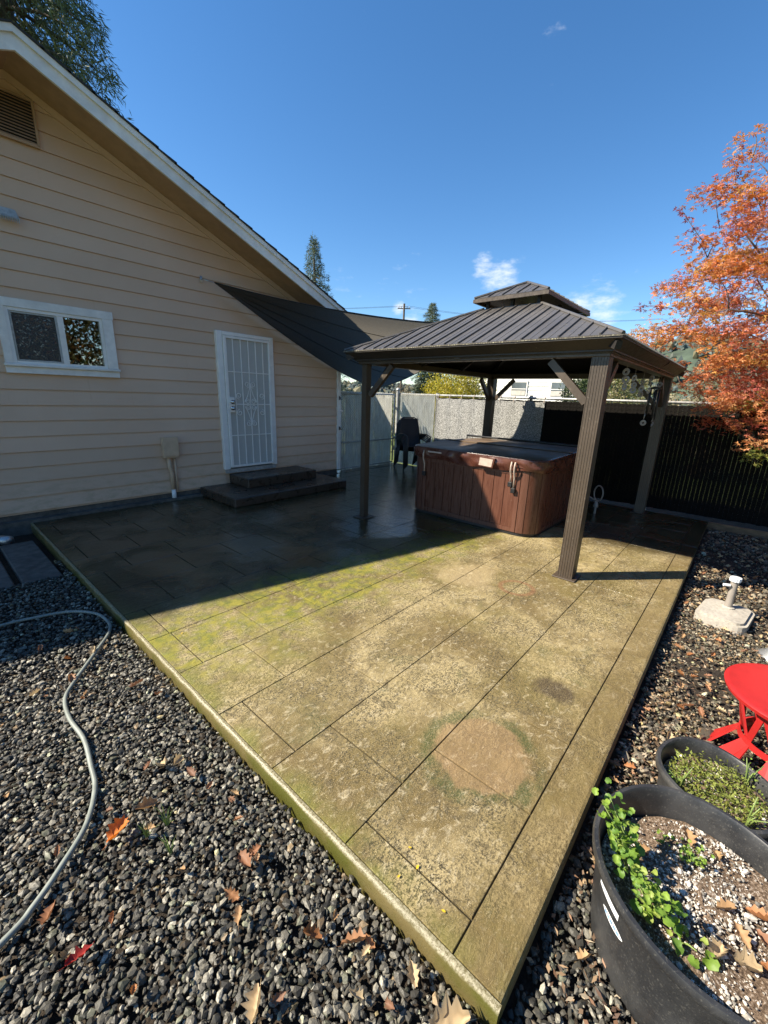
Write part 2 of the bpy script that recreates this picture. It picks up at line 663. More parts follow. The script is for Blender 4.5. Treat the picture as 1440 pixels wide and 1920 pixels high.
M['siding'] = siding_material()
M['soffit'] = plain('soffit_paint', (0.44, 0.28, 0.17), 0.6, 0.08, 9)
M['white'] = plain('white_trim_paint', (0.80, 0.77, 0.72), 0.45, 0.06, 14, 0.08)
M['white_wood'] = plain('weathered_white_board', (0.80, 0.765, 0.71), 0.55, 0.10, 7, 0.2)
M['vinyl'] = plain('white_vinyl', (0.82, 0.79, 0.745), 0.3, 0.04, 10)
M['shingle'] = plain('dark_shingle', (0.035, 0.033, 0.032), 0.9, 0.35, 60, 0.6)
M['concrete_dark'] = plain('old_foundation', (0.10, 0.092, 0.08), 0.85, 0.3, 12, 0.3)
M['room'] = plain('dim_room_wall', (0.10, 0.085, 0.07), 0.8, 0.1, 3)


def step_material():
    t = NT('wet_concrete_step')
    p = t.pos()
    a = t.noise(p, 5, 6, 0.65, 0.5)
    f = t.noise(p, 70, 4, 0.7)
    c = t.mix(t.ramp(a, 0.35, 0.65), (0.048, 0.034, 0.024), (0.066, 0.047, 0.034))
    c = t.mix(t.ramp(t.noise(p, 2.5, 5, 0.6), 0.5, 0.7, 0, 0.3), c, (0.032, 0.04, 0.028))
    return t.set(c, t.ramp(a, 0.35, 0.62, 0.22, 0.42), 0, 0.5, t.bump(f, 0.15, 0.003))


M['step'] = step_material()


def glass_material(name, tint=(0.02, 0.022, 0.022), mirror=0.12):
    t = NT(name)
    gl = t.n('ShaderNodeBsdfGlossy')
    gl.inputs['Roughness'].default_value = 0.01
    gl.inputs['Color'].default_value = (1, 1, 1, 1)
    tr = t.n('ShaderNodeBsdfTransparent')
    tr.inputs['Color'].default_value = (0.72, 0.76, 0.75, 1)
    fr = t.n('ShaderNodeFresnel')
    fr.inputs['IOR'].default_value = 1.6
    mx = t.n('ShaderNodeMixShader')
    t.link(t.math('MULTIPLY_ADD', fr.outputs[0], 1.0, mirror, clamp=True), mx.inputs[0])
    t.link(tr.outputs[0], mx.inputs[1])
    t.link(gl.outputs[0], mx.inputs[2])
    t.link(mx.outputs[0], t.out.inputs['Surface'])
    return t.mat


M['glass'] = glass_material('window_glass')


def screen_material(name, col, alpha, rough=0.7):
    t = NT(name)
    t.set(col, rough, 0, 0.3)
    t.bsdf.inputs['Alpha'].default_value = alpha
    return t.mat


M['insect_screen'] = screen_material('insect_screen', (0.10, 0.095, 0.09), 0.62)
M['door_mesh'] = screen_material('perforated_door_mesh', (0.62, 0.60, 0.56), 0.72, 0.5)
M['chrome'] = plain('brushed_steel', (0.55, 0.55, 0.54), 0.22, 0.08, 20, 0, 1.0)
M['galv'] = plain('galvanised_steel', (0.46, 0.47, 0.47), 0.38, 0.16, 26, 0.1, 0.85)
M['galv_dull'] = plain('weathered_galvanised_pipe', (0.42, 0.43, 0.42), 0.5, 0.18, 30, 0.15, 0.35)
M['shade_wire'] = plain('shade_dark_wire', (0.018, 0.016, 0.014), 0.85, 0.2, 30, 0, 0.0, 0.1)  # fence wire darkened, the fence's shade put into its colour
M['utility'] = plain('painted_utility_box', (0.60, 0.43, 0.285), 0.5, 0.08, 9)


def bronze_material(name, col, rough):
    t = NT(name)
    p = t.pos()
    a = t.noise(p, 30, 5, 0.65)
    b = t.noise(p, 3, 5, 0.6)
    c = t.mix(t.ramp(b, 0.3, 0.7), tuple(q * 0.85 for q in col), tuple(q * 1.12 for q in col))
    c = t.mix(t.ramp(a, 0.58, 0.75, 0, 0.35), c, (0.22, 0.20, 0.15))
    return t.set(c, t.ramp(a, 0.3, 0.7, rough - 0.08, rough + 0.1), 0.0, 0.5, t.bump(a, 0.05, 0.003))


M['bronze'] = bronze_material('bronze_aluminium', (0.068, 0.050, 0.035), 0.40)
M['roof_metal'] = bronze_material('dusty_roof_steel', (0.088, 0.082, 0.077), 0.38)
M['bronze_shade'] = bronze_material('shaded_moulding', (0.034, 0.028, 0.022), 0.5)  # same bronze paint, darkened to hold the shade under the eaves
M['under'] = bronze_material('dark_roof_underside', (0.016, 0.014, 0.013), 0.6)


def roof_edge_material():
    t = NT('lichen_dusted_edge')
    p = t.pos()
    a = t.noise(p, 70, 5, 0.7)
    c = t.mix(t.ramp(a, 0.52, 0.62), (0.10, 0.09, 0.075), (0.42, 0.40, 0.28))
    return t.set(c, 0.8, 0, 0.3, t.bump(a, 0.4, 0.006))


M['lichen'] = roof_edge_material()


def tub_material(name, c0, c1, rough, drips=True):
    t = NT(name)
    p = t.pos()
    g = t.noise(t.mapped(p, (14, 14, 1.2)), 3.0, 5, 0.65, 0.6)
    c = t.mix(t.ramp(g, 0.3, 0.7), c0, c1)
    if drips:
        d = t.noise(t.mapped(p, (30, 30, 1.0)), 1.4, 5, 0.7, 1.2)
        c = t.mix(t.ramp(d, 0.66, 0.74, 0, 0.55), c, (0.42, 0.27, 0.18))
    return t.set(c, t.ramp(g, 0.3, 0.7, rough - 0.06, rough + 0.1), 0, 0.5, t.bump(g, 0.12, 0.004))


M['tub'] = tub_material('redwood_tub_panel', (0.088, 0.034, 0.021), (0.130, 0.053, 0.032), 0.28)
M['tub_frame'] = tub_material('redwood_tub_frame', (0.10, 0.042, 0.027), (0.135, 0.058, 0.038), 0.3, False)


def vinyl_cover_material():
    t = NT('brown_vinyl_cover')
    p = t.pos()
    a = t.noise(p, 9, 5, 0.6, 0.6)
    f = t.noise(p, 240, 2, 0.5)
    c = t.mix(t.ramp(a, 0.3, 0.7), (0.075, 0.026, 0.017), (0.11, 0.042, 0.028))
    return t.set(c, t.ramp(a, 0.3, 0.7, 0.22, 0.36), 0, 0.5, t.bump(f, 0.08, 0.002))


M['cover'] = vinyl_cover_material()


def cover_top_material():
    t = NT('tan_cover_top')
    p = t.pos()
    a = t.noise(p, 3, 5, 0.6, 0.6)
    c = t.mix(t.ramp(a, 0.3, 0.7), (0.10, 0.068, 0.042), (0.16, 0.112, 0.07))  # tan top, paler than the cover's sides
    return t.set(c, t.ramp(a, 0.38, 0.62, 0.45, 0.6), 0, 0.22, t.bump(a, 0.12, 0.01))


M['cover_top'] = cover_top_material()
M['strap_pale'] = plain('pale_strap', (0.45, 0.36, 0.30), 0.6, 0.1, 30)
M['black_plastic'] = plain('black_plastic', (0.018, 0.018, 0.019), 0.42, 0.2, 16, 0.08)


def pot_material():
    t = NT('black_nursery_pot')
    p = t.pos()
    b = t.noise(p, 5, 6, 0.65)
    f = t.noise(p, 130, 4, 0.7)
    c = t.mix(t.ramp(b, 0.35, 0.7), (0.020, 0.021, 0.023), (0.052, 0.052, 0.052))
    c = t.mix(t.ramp(f, 0.55, 0.70, 0, 0.55), c, (0.13, 0.125, 0.11))
    return t.set(c, t.ramp(b, 0.3, 0.7, 0.34, 0.55), 0, 0.5, t.bump(b, 0.1, 0.01))


M['pot'] = pot_material()
M['sticker'] = plain('faded_white_sticker', (0.72, 0.74, 0.76), 0.5, 0.05, 40)
M['sticker_print'] = plain('blue_sticker_print', (0.20, 0.36, 0.55), 0.5, 0.3, 90)
M['red'] = plain('red_plastic', (0.38, 0.017, 0.016), 0.36, 0.12, 9, 0.05)
M['hose'] = plain('grey_green_hose', (0.20, 0.22, 0.195), 0.45, 0.14, 20, 0.1)
M['cement'] = plain('pale_cement', (0.36, 0.33, 0.28), 0.85, 0.16, 40, 0.4)
M['taupe_pipe'] = plain('taupe_pipe', (0.27, 0.24, 0.21), 0.4, 0.06, 9)
M['beige_post'] = plain('beige_post_paint', (0.50, 0.46, 0.38), 0.5, 0.06, 9)
M['timber'] = plain('weathered_timber', (0.20, 0.12, 0.06), 0.8, 0.25, 8, 0.3, streak=(6, 1, 6))
M['bark'] = plain('bark', (0.10, 0.075, 0.055), 0.9, 0.35, 22, 0.7)
M['maple_bark'] = plain('maple_bark', (0.13, 0.095, 0.075), 0.85, 0.3, 22, 0.5)
M['stem'] = plain('green_stem', (0.16, 0.22, 0.06), 0.6, 0.15, 20)
M['leaf'] = leafy('foliage', None, 0.5, 0.35)
M['dull_leaf'] = leafy('dull_foliage', None, 0.6, 0.2)
M['pole_wood'] = plain('utility_pole_wood', (0.12, 0.09, 0.07), 0.9, 0.2, 10)
M['wire'] = plain('wire', (0.03, 0.03, 0.03), 0.5)


def slat_material(name, col, trans, spec=0.4, rough=0.45):
    t = NT(name)
    p = t.pos()
    b = t.noise(t.mapped(p, (4, 4, 2)), 3, 5, 0.6)
    c = t.mix(t.ramp(b, 0.3, 0.7), tuple(q * 0.82 for q in col), col)
    t.set(c, rough, 0, spec)
    tr = t.n('ShaderNodeBsdfTranslucent')
    t.link(c, tr.inputs['Color'])
    mx = t.n('ShaderNodeMixShader')
    mx.inputs[0].default_value = trans
    t.link(t.bsdf.outputs[0], mx.inputs[1])
    t.link(tr.outputs[0], mx.inputs[2])
    t.link(mx.outputs[0], t.out.inputs['Surface'])
    return t.mat


M['slat_white'] = slat_material('silver_white_slat', (0.88, 0.88, 0.84), 0.72)
M['slat_dark'] = slat_material('dark_brown_slat', (0.010, 0.009, 0.008), 0.02, 0.08, 0.85)


def sail_material():
    t = NT('grey_shade_cloth')
    p = t.pos()
    w = t.noise(t.mapped(p, (1, 5, 1), rot=(0, 0, R(35))), 90, 3, 0.6)
    c = t.mix(t.ramp(w, 0.35, 0.65), (0.020, 0.020, 0.021), (0.034, 0.033, 0.032))
    t.set(c, 0.8, 0, 0.2, t.bump(w, 0.2, 0.003))
    tr = t.n('ShaderNodeBsdfTranslucent')
    t.link(t.mix(t.ramp(w, 0.35, 0.65), (0.18, 0.165, 0.14), (0.25, 0.23, 0.195)), tr.inputs['Color'])
    mx = t.n('ShaderNodeMixShader')
    mx.inputs[0].default_value = 0.5
    t.link(t.bsdf.outputs[0], mx.inputs[1])
    t.link(tr.outputs[0], mx.inputs[2])
    t.link(mx.outputs[0], t.out.inputs['Surface'])
    return t.mat


M['sail'] = sail_material()


def privacy_cloth_material():
    t = NT('knit_privacy_cloth')
    p = t.pos()
    w = t.noise(p, 60, 5, 0.75)
    c = t.mix(t.ramp(w, 0.42, 0.6), (0.10, 0.10, 0.097), (0.42, 0.42, 0.40))
    return t.set(c, 0.6, 0, 0.4, t.bump(w, 0.6, 0.006))


M['privacy'] = privacy_cloth_material()

# ------------------------------------------------------------------ ground
YW = 6.315           # face of the house wall
PX0, PY0 = 0.768, 0.192   # near corner of the patio

g = MB()
g.add([(-900, -900, -0.17), (900, -900, -0.17), (900, 900, -0.17), (-900, 900, -0.17)], [(0, 1, 2, 3)])
tag(g.build('ground', M['lawn']), kind='structure')
g = MB()
# bare bed under the gravel, a little uneven
nx, ny = 60, 60
vs_, fs_ = [], []
for j in range(ny + 1):
    for i in range(nx + 1):
        xx = -3.4 + 13.1 * i / nx
        yy = -3.2 + 9.5 * j / ny
        vs_.append((xx, yy, -0.125 + 0.012 * math.sin(xx * 2.1 + yy) * math.cos(yy * 1.7)))
for j in range(ny):
    for i in range(nx):
        a = j * (nx + 1) + i
        fs_.append((a, a + 1, a + nx + 2, a + nx + 1))
g.add(vs_, fs_)
tag(g.build('garden_bed', M['soil'], smooth=True), kind='structure')

# ------------------------------------------------------------------ patio
patio = MB()
patio.box(PX0 + 0.006, 7.45, PY0 + 0.006, 2.69, -0.16, -0.009)
patio.box(PX0 + 0.006, 7.93, 2.69, 6.32, -0.16, -0.009)
patio.box(5.83, 7.93, 6.32, 6.62, -0.16, -0.009)
patio_o = patio.build('patio', M['groove'])
tag(patio_o, kind='structure')

GAP = 0.0021
_slab_count = 0


def slab(x0, x1, y0, y1):
    """one stamped slab; outer edges of the patio are rounded more"""
    global _slab_count
    if x0 <= PX0 + 0.001:
        x0 = PX0 + 0.022
    ex0 = False
    ey0 = y0 <= PY0 + 0.001
    a0 = x0 if ex0 else x0 + GAP * 1.9
    b0 = y0 if ey0 else y0 + GAP
    a1, b1 = x1 - GAP * 1.9, y1 - GAP
    bx, by = (0.016 if ex0 else 0.0025), (0.016 if ey0 else 0.0025)
    zt = random.uniform(-0.0006, 0.0006)
    d = 0.07 if (ex0 or ey0) else 0.02
    eb = 0.012 if (ex0 or ey0) else 0.0025
    prof = [(0.0, -d), (0.0, -eb), (0.35, -eb * 0.32), (1.0, 0.0)]
    vv = []
    for k, zz in prof:
        vv += [(a0 + bx * k, b0 + by * k, zt + zz), (a1 - 0.0025 * k, b0 + by * k, zt + zz), (a1 - 0.0025 * k, b1 - 0.0025 * k, zt + zz), (a0 + bx * k, b1 - 0.0025 * k, zt + zz)]
    ff = []
    for L in range(3):
        for k in range(4):
            ff.append((L * 4 + k, L * 4 + (k + 1) % 4, L * 4 + 4 + (k + 1) % 4, L * 4 + 4 + k))
    ff.append((12, 13, 14, 15))
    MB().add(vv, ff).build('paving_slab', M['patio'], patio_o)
    _slab_count += 1


lip_prof = [(PX0 + 0.0215, 0.0003), (PX0 + 0.014, 0.0004), (PX0 + 0.008, -0.0008), (PX0 + 0.003, -0.005), (PX0, -0.012), (PX0 - 0.002, -0.05), (PX0 + 0.002, -0.13), (PX0 + 0.0215, -0.13)]
n_l = 90
vv, ff = [], []
for i in range(n_l + 1):
    yy = PY0 + (6.29 - PY0) * i / n_l
    for k_, (a, b) in enumerate(lip_prof):
        vv.append((a + (0.0018 * math.sin(i * 1.9) + random.uniform(-0.0012, 0.0012) if 2 <= k_ <= 6 else 0), yy, b + (random.uniform(-0.0008, 0.0008) if k_ < 5 else 0)))
m_l = len(lip_prof)
for i in range(n_l):
    for k_ in range(m_l):
        a, b = i * m_l + k_, i * m_l + (k_ + 1) % m_l
        ff.append((a, b, b + m_l, a + m_l))
ff.append(tuple(range(m_l)))
ff.append(tuple(n_l * m_l + k_ for k_ in range(m_l))[::-1])


def lip_material():
    t = NT('worn_concrete_lip')
    p = t.pos()
    z_ = t.sep(p)[2]
    a = t.noise(p, 120, 5, 0.75)
    b = t.noise(p, 3, 5, 0.6)
    c = t.mix(t.ramp(a, 0.4, 0.62), (0.13, 0.11, 0.05), (0.31, 0.28, 0.18))
    mossy = t.mix(t.ramp(b, 0.35, 0.65), (0.085, 0.085, 0.016), (0.16, 0.125, 0.05))
    c = t.mix(t.ramp(t.math('ADD', z_, t.math('MULTIPLY_ADD', b, 0.02, -0.01)), -0.004, -0.016), c, mossy)
    return t.set(c, t.ramp(a, 0.35, 0.65, 0.22, 0.5), 0, 0.5, t.bump(a, 0.5, 0.004))


MB().add(vv, ff).build('edge_lip', lip_material(), patio_o, 60)
rowY = [0.352, 0.817, 1.285, 1.752, 2.22]
while rowY[-1] < 6.0:
    rowY.append(rowY[-1] + 0.468)
rowY[-1] = 6.30
joints = {0: [0.905, 1.373, 1.845, 2.312, 2.79], 1: [1.132, 1.665, 2.135], 2: [0.92, 1.535, 2.0], 3: [1.204, 1.67, 1.992], 4: [0.934, 1.406, 1.875]}
for k in range(len(rowY) - 1):
    js = list(joints.get(k, [PX0 + (0.16 if k % 2 else 0.39)]))
    xe = 7.45 if rowY[k] < 2.6 else 7.92
    while js[-1] < xe - 0.75:
        js.append(js[-1] + random.choice([0.468, 0.468, 0.468, 0.62]))
    xs = [PX0] + js + [xe]
    for a, b in zip(xs[:-1], xs[1:]):
        slab(a, b, rowY[k], rowY[k + 1])
bx_ = [PX0, 2.45, 4.2, 5.9, 7.45]
for a, b in zip(bx_[:-1], bx_[1:]):
    slab(a, b, PY0, 0.352)
xs = [5.84, 7.1, 7.92]
for a, b in zip(xs[:-1], xs[1:]):
    slab(a, b, 6.325, 6.61)

# ------------------------------------------------------------------ house
XP = 1.275                     # ridge
XR, XL = 5.80, -3.25           # gable wall corners
PITCH = 0.414
YF = 5.72                      # rake face


def z_soffit(x):
    return 4.585 - PITCH * abs(x - XP)


def z_top(x):
    return 4.725 - PITCH * abs(x - XP)


house = empty('house', (XP, 10.0, 0), 'beige lap-sided house with white rake boards and a barred white door', 'house')
HOFF = Vector((-XP, -10.0, 0))


def hpart(mb, name, mat, parent=None, smooth=False):
    """house parts are modelled in world coordinates"""
    o = mb.build(name, mat, parent or house, smooth)
    if parent is None:
        o.location = HOFF
    return o


# wall core with openings for window and door
WIN = (0.925, 1.822, 1.815, 2.385)    # glass area x0 x1 z0 z1
DOOR = (3.34, 4.21, 0.30, 2.40)
w = MB()
y0, y1 = YW, YW + 0.12


def wallpiece(xa, xb, za, zb):
    w.box(xa, xb, y0, y1, za, zb)


wallpiece(XL, WIN[0], 0.1, 2.40)
wallpiece(WIN[0], WIN[1], 0.1, WIN[2])
wallpiece(WIN[1], DOOR[0], 0.1, 2.40)
wallpiece(DOOR[1], XR, 0.1, 2.40)
wallpiece(DOOR[0], DOOR[1], 0.1, DOOR[2])
w.prism([(XL, 2.40), (XR, 2.40), (XR, z_soffit(XR) + 0.02), (XP, z_soffit(XP) + 0.02), (XL, z_soffit(XL) + 0.02)], 'y', y0, y1)
w.box(XR - 0.12, XR, y1, 18, 0.1, z_soffit(XR) + 0.02)
w.box(XL, XL + 0.12, y1, 18, 0.1, z_soffit(XL) + 0.02)
w.box(XL, XR, 17.9, 18, 0.1, 2.6)
hpart(w, 'wall', M['siding'])
f = MB()
f.box(XL + 0.02, XR - 0.02, YW + 0.015, YW + 0.2, -0.2, 0.125)
f.box(XR - 0.2, XR - 0.02, YW + 0.2, 18, -0.2, 0.125)
f.box(XL, 5.4, YW - 0.09, YW + 0.012, -0.2, 0.035)
hpart(f, 'foundation', M['concrete_dark'])

# lap siding, one board per course and stretch
STEP = 0.1763
z = 0.128
k = 0
while z < 4.55:
    zt = z + STEP - 0.0035
    def lim(zz):
        dx = (4.585 - 0.0 - zz) / PITCH
        return max(XL, XP - dx), min(XR - 0.0, XP + dx)
    l0, r0 = lim(z)
    l1, r1 = lim(zt)
    if l1 > r1:
        l1 = r1 = XP
    cuts = []
    if 9 <= k <= 12:
        cuts.append((0.87, 1.90))
    if 0 <= k <= 12:
        cuts.append((3.31, 4.24))
    segs = []
    cur0, cur1 = l0, l1
    for (a, b) in cuts:
        segs.append((cur0, a, a, cur1))
        cur0 = cur1 = b
    segs.append((cur0, r0, r1, cur1))
    out = []
    for (a0, b0, b1, a1) in segs:                   # long runs are butt-jointed
        if b0 - a0 > 3.7 and abs(a0 - a1) < 1e-6 and abs(b0 - b1) < 1e-6:
            mid = a0 + 3.66 - (k % 3) * 0.6
            out += [(a0, mid - 0.001, mid - 0.001, a1), (mid + 0.001, b0, b1, mid + 0.001)]
        else:
            out.append((a0, b0, b1, a1))
    for (a0, b0, b1, a1) in out:
        if b0 - a0 < 0.03:
            continue
        yb = YW - 0.0225 + random.uniform(-0.001, 0.001)
        yt = YW - 0.006
        hpart(MB().hexa([(a0, yb, z), (b0, yb, z), (b0, YW - 0.001, z), (a0, YW - 0.001, z), (a1, yt, zt), (b1, yt, zt), (b1, YW - 0.001, zt), (a1, YW - 0.001, zt)]), 'siding_board', M['siding'])
    z += STEP
    k += 1

# roof body, soffit, rake boards
for sgn, xe in ((1, 6.28), (-1, -3.73)):
    rp = MB()
    rp.hexa([(XP, YF + 0.03, z_soffit(XP)), (xe, YF + 0.03, z_soffit(xe)), (xe, 18.4, z_soffit(xe)), (XP, 18.4, z_soffit(XP)),
             (XP, YF + 0.03, z_top(XP) - 0.03), (xe, YF + 0.03, z_top(xe) - 0.03), (xe, 18.4, z_top(xe) - 0.03), (XP, 18.4, z_top(XP) - 0.03)])
    hpart(rp, 'roof_deck', M['soffit'])
    sh = MB()
    n = 26
    run = abs(xe + sgn * 0.03 - XP)
    for i in range(n):
        xa = XP + sgn * run * i / n
        xb = XP + sgn * (run * (i + 1) / n + 0.03)
        za, zb = z_top(xa) - 0.028, z_top(xb) - 0.028
        sh.hexa([(xa, YF - 0.035, za), (xb, YF - 0.035, zb), (xb, 18.4, zb), (xa, 18.4, za),
                 (xa, YF - 0.035, za + 0.012), (xb, YF - 0.035, zb + 0.028), (xb, 18.4, zb + 0.028), (xa, 18.4, za + 0.012)])
    so = hpart(sh, 'roof_shingles', M['shingle'])
    fb = MB()
    fb.hexa([(XP, YF, z_soffit(XP) - 0.075), (xe, YF, z_soffit(xe) - 0.075), (xe, YF + 0.028, z_soffit(xe) - 0.075), (XP, YF + 0.028, z_soffit(XP) - 0.075),
             (XP, YF, z_top(XP) - 0.085), (xe, YF, z_top(xe) - 0.085), (xe, YF + 0.028, z_top(xe) - 0.085), (XP, YF + 0.028, z_top(XP) - 0.085)])
    hpart(fb, 'rake_board', M['white_wood'])
    fb = MB()
    fb.hexa([(XP, YF - 0.022, z_top(XP) - 0.09), (xe, YF - 0.022, z_top(xe) - 0.09), (xe, YF + 0.028, z_top(xe) - 0.084), (XP, YF + 0.028, z_top(XP) - 0.084),
             (XP, YF - 0.022, z_top(XP) - 0.029), (xe, YF - 0.022, z_top(xe) - 0.029), (xe, YF + 0.028, z_top(xe) - 0.029), (XP, YF + 0.028, z_top(XP) - 0.029)])
    hpart(fb, 'rake_moulding', M['white_wood'])
    fr = MB()                                            # frieze board under the soffit
    xe2 = XR if sgn > 0 else XL
    fr.hexa([(XP, YW - 0.04, z_soffit(XP) - 0.075), (xe2, YW - 0.04, z_soffit(xe2) - 0.075), (xe2, YW - 0.001, z_soffit(xe2) - 0.075), (XP, YW - 0.001, z_soffit(XP) - 0.075),
             (XP, YW - 0.04, z_soffit(XP) - 0.003), (xe2, YW - 0.04, z_soffit(xe2) - 0.003), (xe2, YW - 0.001, z_soffit(xe2) - 0.003), (XP, YW - 0.001, z_soffit(XP) - 0.003)])
    hpart(fr, 'frieze_board', M['siding'])

# corner board with two hooks
c = MB()
c.bbox(XR - 0.055, XR + 0.03, YW - 0.045, YW - 0.001, 0.10, z_soffit(XR) - 0.08, 0.004)
cb = hpart(c, 'corner_board', M['white_wood'])
for hz in (0.93, 1.52):
    h = MB().tube([(XR - 0.01, YW - 0.045, hz + 0.03), (XR - 0.01, YW - 0.075, hz + 0.02), (XR - 0.01, YW - 0.08, hz - 0.01), (XR + 0.03, YW - 0.08, hz - 0.012)], 0.007, 6)
    h.box(XR - 0.022, XR + 0.002, YW - 0.052, YW - 0.046, hz - 0.025, hz + 0.045)
    hpart(h, 'hook', M['black_plastic'], cb)

# exhaust hood
e = MB()
e.hexa([(1.02, YW - 0.10, 3.255), (1.185, YW - 0.10, 3.255), (1.185, YW - 0.022, 3.255), (1.02, YW - 0.022, 3.255),
        (1.04, YW - 0.06, 3.345), (1.165, YW - 0.06, 3.345), (1.165, YW - 0.022, 3.345), (1.04, YW - 0.022, 3.345)])
eh = hpart(e, 'exhaust_hood', M['galv_dull'])
for i in range(9):
    hpart(MB().box(1.03 + i * 0.018, 1.036 + i * 0.018, YW - 0.108, YW - 0.1005, 3.215, 3.275), 'grille_bar', M['galv_dull'], eh)

# window
wx0, wx1, wz0, wz1 = WIN
win = hpart(MB().box(0.835, 1.948, YW - 0.052, YW - 0.0225, 2.385 + 0.012, 2.485), 'window', M['white_wood'])
hpart(MB().box(0.845, 0.918, YW - 0.050, YW - 0.004, 1.815, 2.396), 'trim_board', M['white_wood'], win)
hpart(MB().box(1.829, 1.940, YW - 0.050, YW - 0.004, 1.815, 2.396), 'trim_board', M['white_wood'], win)
hpart(MB().bbox(0.83, 1.955, YW - 0.075, YW - 0.022, 1.783, 1.812, 0.005), 'sill', M['white_wood'], win)
hpart(MB().box(0.84, 1.945, YW - 0.050, YW - 0.004, 1.712, 1.782), 'apron', M['white_wood'], win)
fr = MB()
fr.box(0.919, 0.949, YW - 0.040, YW + 0.03, 1.813, 2.395)
fr.box(1.798, 1.828, YW - 0.040, YW + 0.03, 1.813, 2.395)
fr.box(0.950, 1.797, YW - 0.040, YW + 0.03, 2.362, 2.395)
fr.box(0.950, 1.797, YW - 0.040, YW + 0.03, 1.813, 1.842)
fr.box(1.376, 1.434, YW - 0.036, YW + 0.03, 1.843, 2.361)
hpart(fr, 'frame', M['vinyl'], win)
sc = MB()
sc.box(0.951, 0.972, YW - 0.030, YW - 0.015, 1.843, 2.361)
sc.box(1.355, 1.375, YW - 0.030, YW - 0.015, 1.843, 2.361)
sc.box(0.973, 1.354, YW - 0.030, YW - 0.015, 2.342, 2.361)
sc.box(0.973, 1.354, YW - 0.030, YW - 0.015, 1.843, 1.860)
hpart(sc, 'screen_frame', M['galv_dull'], win)
hpart(MB().add([(0.973, YW - 0.02, 1.861), (1.354, YW - 0.02, 1.861), (1.354, YW - 0.02, 2.341), (0.973, YW - 0.02, 2.341)], [(0, 1, 2, 3)]), 'insect_screen', M['insect_screen'], win)
hpart(MB().box(0.951, 1.375, YW + 0.006, YW + 0.010, 1.843, 2.361), 'pane', M['glass'], win)
hpart(MB().box(1.435, 1.797, YW - 0.012, YW - 0.008, 1.843, 2.361), 'pane', M['glass'], win)
# dim room behind the glass
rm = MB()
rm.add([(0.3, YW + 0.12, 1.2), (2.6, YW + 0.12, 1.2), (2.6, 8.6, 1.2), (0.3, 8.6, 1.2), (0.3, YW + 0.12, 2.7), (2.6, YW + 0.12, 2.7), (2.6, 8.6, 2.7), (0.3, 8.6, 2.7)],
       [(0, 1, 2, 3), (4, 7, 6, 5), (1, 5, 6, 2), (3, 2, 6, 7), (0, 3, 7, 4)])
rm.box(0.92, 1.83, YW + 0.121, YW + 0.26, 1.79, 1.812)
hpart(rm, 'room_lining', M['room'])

# security door
door = hpart(MB().box(DOOR[0], DOOR[1], YW + 0.02, YW + 0.06, 0.37, 2.40), 'security_door', M['white'])
df = MB()
df.bbox(3.28, 3.372, YW - 0.075, YW - 0.004, 0.365, 2.46, 0.006)
df.bbox(4.196, 4.268, YW - 0.075, YW - 0.004, 0.365, 2.46, 0.006)
df.bbox(3.373, 4.195, YW - 0.074, YW - 0.022, 2.405, 2.458, 0.006)
hpart(df, 'door_frame', M['vinyl'], door)
lf = MB()
lf.bbox(3.376, 3.425, YW - 0.095, YW - 0.06, 0.395, 2.40, 0.005)
lf.bbox(4.160, 4.194, YW - 0.095, YW - 0.06, 0.395, 2.40, 0.005)
lf.box(3.426, 4.159, YW - 0.094, YW - 0.06, 2.366, 2.399)
lf.box(3.426, 4.159, YW - 0.094, YW - 0.06, 0.396, 0.424)
hpart(lf, 'leaf_frame', M['vinyl'], door)
hpart(MB().add([(3.426, YW - 0.066, 0.425), (4.159, YW - 0.066, 0.425), (4.159, YW - 0.066, 2.365), (3.426, YW - 0.066, 2.365)], [(0, 1, 2, 3)]), 'mesh_panel', M['door_mesh'], door)
for i in range(5):
    xb = 3.427 + (4.158 - 3.427) * (i + 0.78) / 5.62
    hpart(MB().box(xb - 0.0065, xb + 0.0065, YW - 0.092, YW - 0.079, 0.425, 2.365), 'bar', M['vinyl'], door)
for zb in (0.905, 1.395, 1.885):
    hpart(MB().box(3.426, 4.159, YW - 0.0785, YW - 0.069, zb - 0.007, zb + 0.007), 'cross_bar', M['vinyl'], door)
xc, zc = 3.792, 1.395


def scroll(pts):
    hpart(MB().tube(pts, 0.006, 6), 'scroll', M['vinyl'], door)


def spiral(cx, cz, r0, a0, a1, n=14):
    return [(cx + r0 * (1 - 0.72 * i / n) * math.cos(R(a0 + (a1 - a0) * i / n)), YW - 0.086, cz + r0 * (1 - 0.72 * i / n) * math.sin(R(a0 + (a1 - a0) * i / n))) for i in range(n + 1)]


yy_ = YW - 0.086
for s in (-1, 1):
    for vz in (-1, 1):
        base = [(xc + s * 0.004, yy_, zc + vz * 0.29), (xc + s * 0.05, yy_, zc + vz * 0.14), (xc + s * 0.105, yy_, zc + vz * 0.03)]
        scroll(base)
        scroll(spiral(xc + s * 0.055, zc + vz * 0.305, 0.05, 270 if vz > 0 else 90, (270 + s * vz * -520) if vz > 0 else (90 + s * 520)))
        scroll(spiral(xc + s * 0.055, zc + vz * 0.045, 0.048, 0 if s > 0 else 180, (0 if s > 0 else 180) + s * vz * 520))
        scroll(spiral(xc + s * 0.205, zc + vz * 0.13, 0.052, 270 * 1 if vz > 0 else 90, (270 + s * 480) if vz > 0 else (90 - s * 480)))
hpart(MB().bbox(3.405, 3.50, YW - 0.104, YW - 0.0955, 1.27, 1.50, 0.003), 'lock_plate', M['vinyl'], door)
